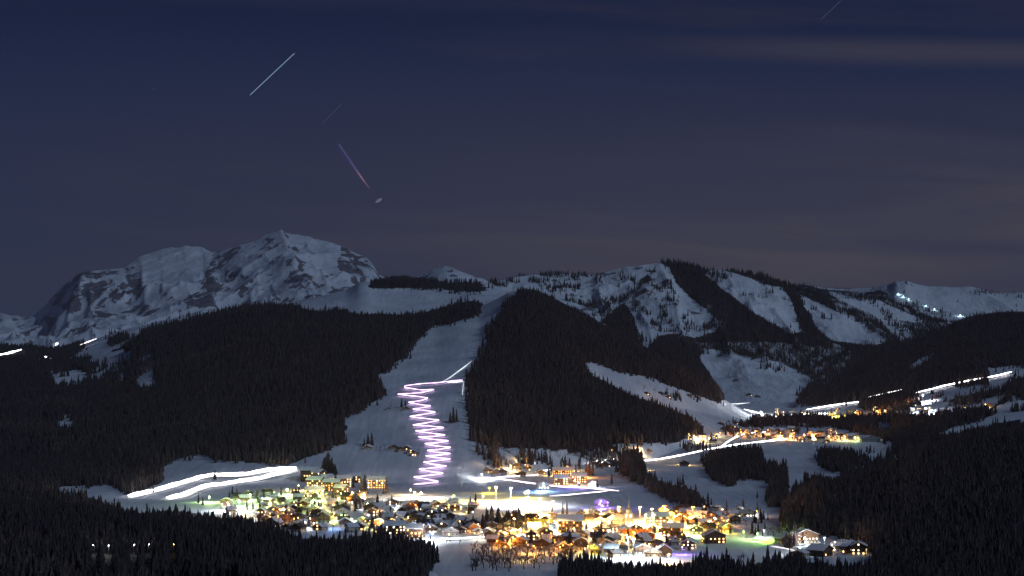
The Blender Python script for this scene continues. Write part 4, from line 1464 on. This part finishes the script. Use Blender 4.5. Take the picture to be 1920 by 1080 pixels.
# the orange marquee in front of the church
p = hit(1190, 1008)
mq = empty('marquee', (p.x, p.y, p.z), 0.12)
mr = MB()
for i in range(7):
    x = -15 + i * 5
    b = len(mr.v)
    mr.v += [(x - 2.5, -8, 4.2), (x + 2.5, -8, 4.2), (x + 2.5, 8, 4.2), (x - 2.5, 8, 4.2), (x, 0, 9.2), (x - 2.5, 0, 7.6), (x + 2.5, 0, 7.6)]
    mr.f += [(b, b + 1, b + 6, b + 4, b + 5), (b + 2, b + 3, b + 5, b + 4, b + 6)]
mr.build('canopy', M['orange_roof'], mq)
for s in (-17.4, 17.4):
    mr = MB().prism([(-8, -2), (8, -2), (8, 4.1), (0, 7.5), (-8, 4.1)], s - .04, s + .04)
    mr.v = [(y, x, z) for x, y, z in mr.v]
    mr.f = [tuple(reversed(f)) for f in mr.f]
    mr.build('end_wall', M['orange_roof'], mq)
MB().box(-17.3, 17.3, -7.8, -7.7, -2, 4.1).build('front_wall', M['orange_roof'], mq)
for i in range(8):
    MB().tube((-17.3 + i * 4.94, -8.1, -2), (-17.3 + i * 4.94, -8.1, 4.2), .12, .12, 6).build('pole', M['metal'], mq)
for i in range(6):
    link('window', WIN['orange'], mq, (-13 + i * 5.2, -7.9, 2))
tag(mq, 'large orange marquee with a peaked striped canopy right in front of the church', 'marquee')
TAKEN.append((p.x, p.y, 38))

# yellow-roofed hall, blue-lit lift house
p = hit(1010, 988)
yh = empty('market_hall', (p.x, p.y, p.z), -0.15)
MB().box(-13, 13, -6, 6, -3, 4.2).build('wall', M['plaster'], yh)
mr = MB().prism([(-7.4, 4.2), (0, 7.8), (7.4, 4.2), (7.4, 4.6), (0, 8.2), (-7.4, 4.6)], -14, 14)
mr.v = [(y, x, z) for x, y, z in mr.v]
mr.f = [tuple(reversed(f)) for f in mr.f]
mr.build('roof', M['yellow_roof'], yh)
for i in range(7):
    link('window', WIN['warm'], yh, (-11 + i * 3.66, -6.08, 2))
tag(yh, 'long hall with a vivid yellow lit roof below the floodlit snow field', 'hall')
TAKEN.append((p.x, p.y, 30))

chalet(1018, 916, 16, 12, 5.6, 3.6, 0.1, 'plaster', 'plaster', 0.6, label='snow-roofed lift house standing in blue light above the floodlit snow field', wins='white', name='lift_house')
chalet(1128, 950, 15, 12, 5.6, 3.6, -0.2, 'plaster', 'plaster', 0.5, label='chalet bathed in violet light left of and above the church', wins='white')
chalet(1112, 912, 12, 10, 3.2, 2.4, 0.2, 'plaster', 'plaster', 0.6, label='white-lit low house right of the orange-lit lodge', wins='white')
block(580, 901, 24, 14, 5, 0.15, 'dark many-storeyed hotel block with snow on its roof at the left of the cluster', 'wood_dark', 0.12)
block(597, 906, 15, 13, 5, -0.6, 'narrow dark hotel tower with few lit windows beside the dark hotel block', 'wood_dark', 0.3)
block(592, 921, 20, 12, 5, -0.35, 'tall hotel block with scattered warm windows below the dark hotel block', 'wood_mid', 0.6)
block(613, 912, 16, 12, 4, 0.55, 'hotel block turned to the right with warm windows left of the big spruces', 'wood_dark', 0.65)
block(622, 921, 22, 12, 4, -0.15, 'long hotel block with orange windows in the middle of the cluster', 'wood_mid', 0.6, 'orange')
block(644, 914, 19, 12, 4, 0.4, 'hotel block with warm lit windows right below the big spruces', 'wood_mid', 0.6)
block(640, 928, 15, 11, 3, -0.5, 'low hotel block nearest the bright yellow lamps', 'wood_dark', 0.5)
block(666, 905, 16, 10, 3, 0.0, 'low dark-walled hotel wing between the big spruces and two smaller spruces', 'wood_dark', 0.4)
block(706, 916, 22, 13, 4, -0.15, 'orange-lit hotel block between two dark spruces above the village', 'plaster', 0.8, 'orange')
block(590, 932, 22, 12, 3, 0.2, 'long hotel wing lit from inside at the foot of the hotel cluster', 'plaster', 0.8)
block(1056, 893, 30, 14, 3, 0.05, 'wide orange-lit lodge above the blue-lit lift house', 'wood_mid', 0.75, 'orange', name='lodge', cat='lodge')
block(1086, 905, 20, 12, 3, -0.1, 'orange-lit lodge wing just below and right of the wide lodge', 'wood_mid', 0.8, 'orange', name='lodge', cat='lodge')
block(1052, 909, 18, 11, 3, 0.1, 'lodge with yellow lamps just right above the blue-lit lift house', 'wood_mid', 0.7, 'warm', name='lodge', cat='lodge')
block(1069, 998, 24, 18, 4, 0.0, 'broad brown gabled inn right of the icy blue street lamp', 'wood_mid', 0.35, 'orange', name='inn', cat='inn', rise=5)
block(1232, 990, 22, 12, 4, 0.25, 'tall lit guest house right beside the church floodlights', 'plaster', 0.8, 'warm', name='guest_house', cat='guest house')
block(1262, 1006, 20, 13, 3, -0.1, 'dark wood guest house right of the orange marquee', 'wood_dark', 0.3, 'orange', name='guest_house', cat='guest house')
block(741, 1002, 20, 12, 3, 0.1, 'yellow-lit inn left of the white floodlight on the lower road', 'wood_mid', 0.6, 'warm', name='inn', cat='inn')
block(779, 1008, 16, 12, 3, -0.25, 'dark inn with three lit windows beside the white floodlight', 'wood_dark', 0.45, 'warm', name='inn', cat='inn')
chalet(845, 1004, 15, 13, 4.0, 4.2, 0.05, 'stone', 'stone', 0.15, label='dark gabled barn with snowy roof just right of the white floodlight')
chalet(1338, 1018, 20, 14, 7.6, 4.4, 0.1, 'wood_dark', 'wood_dark', 0.5, label='large dark chalet with a few lit windows at the left end of the right meadow')
chalet(1478, 1019, 22, 13, 5.6, 4.4, 0.35, 'wood_mid', 'plaster', 0.1, label='green-lit chalet with wide gable, left half of the double-gabled pair')
chalet(1507, 1018, 24, 14, 8.2, 4.6, 0.2, 'wood_mid', 'plaster', 0.35, label='green-lit chalet with wide gable, right half of the double-gabled pair', wins='white')
chalet(1537, 1042, 18, 16, 5.6, 4.0, 0.9, 'wood_dark', 'wood_dark', 0.15, label='dark chalet with broad snowy roof in front of the green-lit pair')
chalet(1588, 1036, 17, 13, 6.4, 4.0, 0.7, 'wood_dark', 'stone', 0.15, label='dark chalet with snowy roof right of the star-bright warm lamp')
chalet(1610, 1040, 13, 11, 8.2, 3.0, -0.2, 'wood_dark', 'plaster', 0.85, label='narrow tall house with bright stacked windows at the right end of the village')
chalet(1500, 1044, 12, 9, 3.6, 2.0, -0.6, 'plaster', 'plaster', 0.2, label='small pale shed lit white below the green-lit pair')
chalet(1224, 1044, 14, 10, 4.0, 3.0, -0.1, 'plaster', 'plaster', 0.6, label='pale lit house right of the white-lit yard')
chalet(1245, 1042, 13, 12, 5.6, 4.2, 0.0, 'wood_dark', 'stone', 0.2, label='dark steep-gabled house above the yellow lamp at bottom right')
chalet(762, 768, 11, 10, 2.9, 3.0, 0.0, 'wood_dark', 'stone', 0.0, label='lone snow-roofed barn on the piste left of the zigzag')
chalet(729, 768, 7, 6, 2.8, 1.6, 0.0, 'wood_dark', 'stone', 0.0, label='tiny hut on the piste at the forest edge left of the lone barn', detail=1, name='hut')
for a in ((752, 846), (770, 850), (738, 842), (690, 842), (764, 843), (778, 854)):
    chalet(*a, 11, 10, 3.6, 2.8, random.uniform(-.4, .4), 'wood_mid', 'stone', 0.25, detail=1)
for a in ((942, 886), (930, 890), (970, 876), (990, 880), (915, 886), (1012, 888), (976, 892), (1145, 842), (1215, 846), (1190, 878), (1283, 874), (1150, 874), (1136, 876)):
    chalet(*a, random.choice((10, 12, 14)), 11, random.choice((3.6, 5.6)), 3.0, random.uniform(-.5, .5), random.choice(('wood_dark', 'wood_mid')), 'stone', 0.3, wins='orange')
for a in ((1386, 966), (1402, 969), (1376, 970)):
    chalet(*a, 14, 11, 5.6, 3.0, random.uniform(-.3, .3), 'plaster', 'plaster', 0.7, wins='white')
for a in ((1185, 684 + 55), (1216, 744), (1225, 741), (1292, 739), (1300, 742)):
    pass
for a in ((1212, 738), (1250, 744), (1238, 738), (1290, 742), (1306, 745), (1366, 802), (1352, 796), (1358, 806), (1380, 795), (1395, 800), (1425, 797), (1376, 804),
          (1452, 792), (1832, 771), (1842, 768), (1825, 774), (1800, 776), (1856, 762), (1885, 741), (1350, 668), (780 + 600, 715), (1405, 742), (1420, 745)):
    chalet(*a, 13, 12, 3.8, 3.2, random.uniform(-.4, .4), 'wood_dark', 'stone', 0.12, detail=1)


def fill(poly, n, gap, lit, wins, mats, ws=(8, 13), detail=2, tries=4000, seed=0, lowmat='plaster'):
    R = random.Random(seed)
    xs = [p[0] for p in poly]
    ys = [p[1] for p in poly]
    c = 0
    for _ in range(tries):
        if c >= n: break
        x, y = R.uniform(min(xs), max(xs)), R.uniform(min(ys), max(ys))
        if not bool(inpoly(np.array([x]), np.array([y]), poly)[0]): continue
        p = hit(x, y)
        if p is None: continue
        w = R.randint(*ws)
        if any((p.x - a) ** 2 + (p.y - b) ** 2 < ((w + s) * .5 + gap) ** 2 for a, b, s in TAKEN): continue
        chalet(x, y, w, R.choice((w - 1, w, w - 2)), R.choice((3.8, 5.6, 5.6, 6.4)), w * R.uniform(.2, .28), R.choice((0, 0, math.pi / 2)) + R.uniform(-.5, .5), R.choice(mats), R.choice((lowmat, 'plaster', 'stone')), lit * R.choice((.3, 1, 1.5)),
               wins=R.choice(wins), detail=detail, pos=p)
        c += 1


WM = ('wood_dark', 'wood_dark', 'wood_mid', 'plaster')
fill([(420, 945), (470, 925), (560, 930), (700, 935), (740, 950), (740, 1000), (560, 1000), (500, 985), (430, 965)], 74, 4, .3, ('warm', 'warm', 'white'), WM, seed=1)
fill([(720, 950), (890, 948), (905, 1005), (700, 1005)], 46, 4, .3, ('warm', 'white'), ('wood_dark', 'wood_dark', 'wood_mid'), seed=2)
fill([(900, 1000), (960, 975), (1100, 975), (1260, 990), (1300, 1030), (1150, 1045), (1000, 1030), (920, 1030)], 74, 3, .4, ('warm', 'orange'), ('wood_mid', 'wood_dark', 'plaster'), seed=3)
fill([(1090, 968), (1180, 965), (1170, 990), (1100, 992)], 12, 3, .5, ('warm', 'orange'), ('wood_mid', 'plaster'), seed=4)
fill([(1240, 960), (1345, 960), (1380, 975), (1370, 1005), (1260, 1000)], 34, 3, .4, ('warm', 'orange'), ('wood_mid', 'plaster', 'wood_dark'), seed=5)
fill([(1285, 815), (1345, 812), (1350, 832), (1290, 834)], 7, 5, .5, ('warm',), ('wood_mid', 'plaster'), detail=1, seed=6)
fill([(1380, 812), (1450, 806), (1560, 808), (1620, 826), (1560, 832), (1440, 826), (1385, 824)], 46, 3, .5, ('orange', 'warm'), ('wood_mid', 'plaster'), detail=1, seed=7)
fill([(1400, 775), (1520, 772), (1530, 786), (1430, 792)], 12, 5, .4, ('white', 'warm'), WM, detail=1, seed=8)
fill([(1540, 770), (1680, 766), (1680, 780), (1540, 786)], 10, 8, .5, ('warm', 'orange'), ('wood_mid', 'plaster'), detail=1, seed=9)
fill([(1700, 762), (1760, 762), (1770, 778), (1700, 780)], 7, 8, .5, ('white', 'warm'), ('plaster', 'wood_dark'), detail=1, seed=10)
chalet(1630, 828, 34, 20, 6.4, 4.0, 0.1, 'stone', 'stone', 0.0, label='big unlit snow-roofed farm at the right end of the orange hamlet', detail=1)
print('houses', len(TAKEN))

# ------------------------------------------------------------------ single trees
NT = 0


def tree(px, py, h=18, fat=1.0, pos=None, kind='spruce', noun=None):
    global NT
    p = hit(px, py) if pos is None else Vector(pos)
    if p is None: return
    r = empty('spruce_tree' if kind == 'spruce' else 'bare_tree', (p.x, p.y, p.z - 0.3), random.uniform(0, 6.28))
    if kind == 'spruce':
        cm = random.choice(CROWNS)
        s = h / 20.0
        c = link('crown', cm, r)
        c.scale = (s * fat, s * fat, s)
        t = link('trunk', TRUNK, r)
        t.scale = (s, s, s)
        tag(r, None, 'tree', 'single spruces')
        later(r, noun or ('%s dark spruce' % ('tall' if h > 21 else 'small' if h < 14 else 'mid-sized')), px, py)
    else:
        s = h / 11.0
        c = link('crown', random.choice(TWIGS), r)
        c.scale = (s * fat, s * fat, s)
        t = link('trunk', TRUNK, r)
        t.scale = (s * .5, s * .5, s * .5)
        tag(r, None, 'tree', 'leafless trees')
        later(r, noun or 'leafless brown tree', px, py)
    NT += 1


for a in [(615, 891, 33, 2.0), (608, 893, 27, 1.9), (622, 893, 27, 1.9), (604, 896, 19, 1.8), (628, 896, 20, 1.8), (614, 897, 20, 1.8), (850, 793, 27, 1.0), (844, 791, 17, 1.1), (856, 792, 22, .9), (753, 764, 16, 1.2), (760, 764, 13, 1.2), (733, 764, 8, 1),
          (690, 836, 20, 1.2), (697, 836, 22, 1.1), (683, 838, 14, 1.1), (684, 927, 27, 1.25), (678, 929, 21, 1.2), (725, 926, 22, 1.2), (719, 928, 14, 1.1), (662, 915, 15, 1.2),
          (1105, 893, 25, 1.1), (1099, 893, 22, 1), (1111, 893, 21, 1), (1060, 884, 25, 1.3), (1068, 885, 22, 1.2), (1052, 884, 20, 1.2), (1035, 884, 20, 1.1), (1079, 890, 16, 1.1),
          (1168, 892, 34, 1.2), (1176, 896, 38, 1.2), (1184, 898, 36, 1.2), (1190, 893, 30, 1.2), (1163, 884, 26, 1.1), (1172, 884, 30, 1.1), (1193, 902, 24, 1.2), (1181, 888, 32, 1.1), (1186, 905, 26, 1.2),
          (1055, 968, 17, .8), (1063, 969, 19, .7), (1036, 962, 15, .7), (912, 992, 24, 1.4), (922, 994, 27, 1.5), (934, 992, 24, 1.4), (905, 990, 16, 1.3), (950, 986, 17, 1.4), (963, 990, 20, 1.4), (975, 988, 15, 1.3),
          (1147, 908, 16, 1.4), (1120, 915, 12, 1.2), (1040, 896, 9, 1), (1086, 913, 10, 1), (403, 900, 15, 1.3), (930, 874, 14, 1.4), (940, 876, 15, 1.5), (915, 872, 12, 1.4), (975, 882, 14, 1.3),
          (1700, 745, 18, 1.1), (1872, 745, 16, 1), (1640, 752, 20, 1.2), (1385, 900, 18, 1.1), (1410, 1002, 14, 1.3), (560, 935, 16, 1.3), (548, 934, 14, 1.3), (555, 936, 17, 1.3), (510, 938, 15, 1.2),
          (482, 934, 13, 1.2), (560, 952, 13, 1.3), (630, 946, 14, 1.2), (624, 938, 18, .9), (590, 955, 12, 1.2), (372, 944, 13, 1.2), (380, 948, 11, 1.3), (436, 928, 12, 1.3), (444, 930, 10, 1.2), (430, 932, 9, 1.2)]:
    tree(*a)
R_ = random.Random(5)
for k in range(70):  # small wall and garden lamps, made up at random beside the houses
    a, b_, s_ = R_.choice(TAKEN[40:])
    dx_ = (s_ * .5 + 3) * R_.choice((-1, 1))
    x, y = to_px(a + dx_, b_ - 4, gz(a + dx_, b_ - 4))
    if 380 < x < 1560 and y > 925:
        lamp(float(x), float(y), R_.choice('ggwyyooY' if x < 900 else 'yyyooowY'), R_.uniform(0.5, 2.2))
for poly, n in (([(425, 935), (560, 928), (740, 945), (740, 1000), (520, 1000), (430, 962)], 60), ([(700, 948), (895, 945), (900, 1005), (700, 1005)], 26),
                ([(900, 995), (1290, 985), (1300, 1035), (920, 1030)], 40), ([(1240, 955), (1440, 955), (1440, 1005), (1260, 1000)], 34), ([(900, 860), (1130, 865), (1110, 900), (900, 890)], 14)):
    c = 0
    for _ in range(2000):
        if c >= n: break
        x = R_.uniform(min(p[0] for p in poly), max(p[0] for p in poly))
        y = R_.uniform(min(p[1] for p in poly), max(p[1] for p in poly))
        if not inpoly(np.array([x]), np.array([y]), poly)[0]: continue
        p = hit(x, y)
        if any((p.x - a) ** 2 + (p.y - b) ** 2 < (s * .6 + 2.5) ** 2 for a, b, s in TAKEN): continue
        tree(x, y, R_.uniform(8, 17), R_.uniform(1.0, 1.5), kind='spruce' if R_.random() < .6 else 'bare')
        c += 1
for (x, y, h) in [(1390, 1068, 22), (403, 900, 13), (712, 846, 12), (722, 844, 14), (733, 846, 12), (745, 848, 11), (705, 843, 10), (786, 850, 10), (1208, 730, 14), (1228, 736, 14), (1250, 742, 12), (1262, 744, 11),
                  (1130, 985, 10), (1275, 948, 16), (1290, 950, 15), (1462, 1008, 18), (1472, 1006, 20), (1450, 1006, 16), (1440, 1004, 14), (1430, 1005, 14), (1555, 1026, 14)]:
    tree(x, y, h, 1.2, kind='bare')
for i in range(120):
    tree(R_.uniform(885, 1075), R_.uniform(1032, 1072), R_.uniform(9, 15), 1.35, kind='bare')
for i in range(26):
    tree(R_.choice((R_.uniform(903, 940), R_.uniform(948, 990))), R_.uniform(978, 998), R_.uniform(12, 20), 1.6, kind='bare' if R_.random() < .6 else 'spruce')
for i in range(14):
    tree(R_.uniform(760, 1000), R_.uniform(1014, 1030), R_.uniform(6, 10), 1.2, kind='bare')
for (x, y, z_) in SIL:
    qx, qy = to_px(x, y, z_)
    tree(float(qx), float(qy), R_.uniform(11, 20), R_.uniform(.85, 1.2), pos=(x, y, z_))
print('trees', NT)

settle_labels()

# ------------------------------------------------------------------ star trails and the violet streak in the sky
def sky_line(a, b, r, colr, s, label, cat='star trail', name='star_trail', r2=None):
    P = []
    for i in range(13):
        t = i / 12
        x, y, z = pt(a[0] + (b[0] - a[0]) * t, a[1] + (b[1] - a[1]) * t, 45000.0)
        P.append(Vector((float(x), float(y), float(z))))
    V, Fq = tube_line(P, r, 6, r2)
    o = link(name, mesh(name, V, Fq, glow('starlight', colr, s)))
    tag(o, label, cat)
    return o


sky_line((469, 178), (552, 100), 7.5, (0.42, 0.66, 0.85), 0.55, 'bright pale blue slanting star trail high in the left sky')
sky_line((605, 231), (641, 194), 4.0, (0.35, 0.36, 0.60), 0.16, 'faint short star trail between the bright trail and the violet streak')
sky_line((1540, 36), (1577, 1), 4.0, (0.35, 0.50, 0.60), 0.16, 'faint star trail at the top right of the sky')
sky_line((286, 168), (290, 166), 4.0, (0.4, 0.6, 0.7), 0.12, 'tiny faint star speck in the upper left sky')
o = sky_line((634, 272), (693, 354), 62.0, (0.5, 0.3, 0.45), 0.2, 'slanting streak of light fading from violet to orange above the peak', 'light streak', 'light_streak', r2=5.0)
mt = o.data.materials[0]
g = N(mt.node_tree, 'ShaderNodeTexCoord')
sx = N(mt.node_tree, 'ShaderNodeSeparateXYZ')
mt.node_tree.links.new(g.outputs['Object'], sx.inputs[0])
zt = pt(634, 272, 45000.0)[2]
zb = pt(693, 354, 45000.0)[2]
mrg = N(mt.node_tree, 'ShaderNodeMapRange', inp={'From Min': float(zt), 'From Max': float(zb)})
mt.node_tree.links.new(sx.outputs[2], mrg.inputs['Value'])
rp = N(mt.node_tree, 'ShaderNodeValToRGB')
rp.color_ramp.elements[0].color = srgb(39, 41, 70)
rp.color_ramp.elements[1].color = srgb(112, 72, 80)
e = rp.color_ramp.elements.new(0.3)
e.color = srgb(50, 43, 86)
e = rp.color_ramp.elements.new(0.55)
e.color = srgb(72, 56, 100)
e = rp.color_ramp.elements.new(0.75)
e.color = srgb(138, 98, 114)
mt.node_tree.links.new(mrg.outputs[0], rp.inputs[0])
bs = mt.node_tree.nodes['Principled BSDF']
bs.inputs['Base Color'].default_value = (0, 0, 0, 1)
mt.node_tree.links.new(rp.outputs[0], bs.inputs['Emission Color'])
bs.inputs['Emission Strength'].default_value = 1.0
x, y, z = pt(710, 376, 45000.0)
b = MB().lathe([(0.5, -95), (22, -70), (38, -10), (30, 50), (0.5, 95)], 10)
so = b.build('light_patch', glow('pale_patch', (0.30, 0.27, 0.36), 0.42), None, (float(x), float(y), float(z)))
so.rotation_euler = (0, math.radians(58), 0)
so.data.polygons.foreach_set('use_smooth', [True] * len(so.data.polygons))
tag(so, 'small pale oval patch of light below the violet streak', 'light patch')
#@@V1@@

# ------------------------------------------------------------------ night haze
hz = MB().box(-9000, 9000, -80, 23000, -900, 1500)
hme = hz.me('haze', None)
hm = bpy.data.materials.new('haze_air')
hm.use_nodes = True
ht = hm.node_tree
for n in list(ht.nodes):
    if n.type == 'BSDF_PRINCIPLED':
        ht.nodes.remove(n)
pv = N(ht, 'ShaderNodeVolumePrincipled')
pv.inputs['Color'].default_value = (0.62, 0.60, 0.78, 1)
pv.inputs['Density'].default_value = 1.5e-5
ht.links.new(pv.outputs[0], ht.nodes['Material Output'].inputs['Volume'])
hme.materials.append(hm)
ho = link('haze', hme)
tag(ho, 'thin blue night haze lying over the valley', 'haze', kind='stuff')
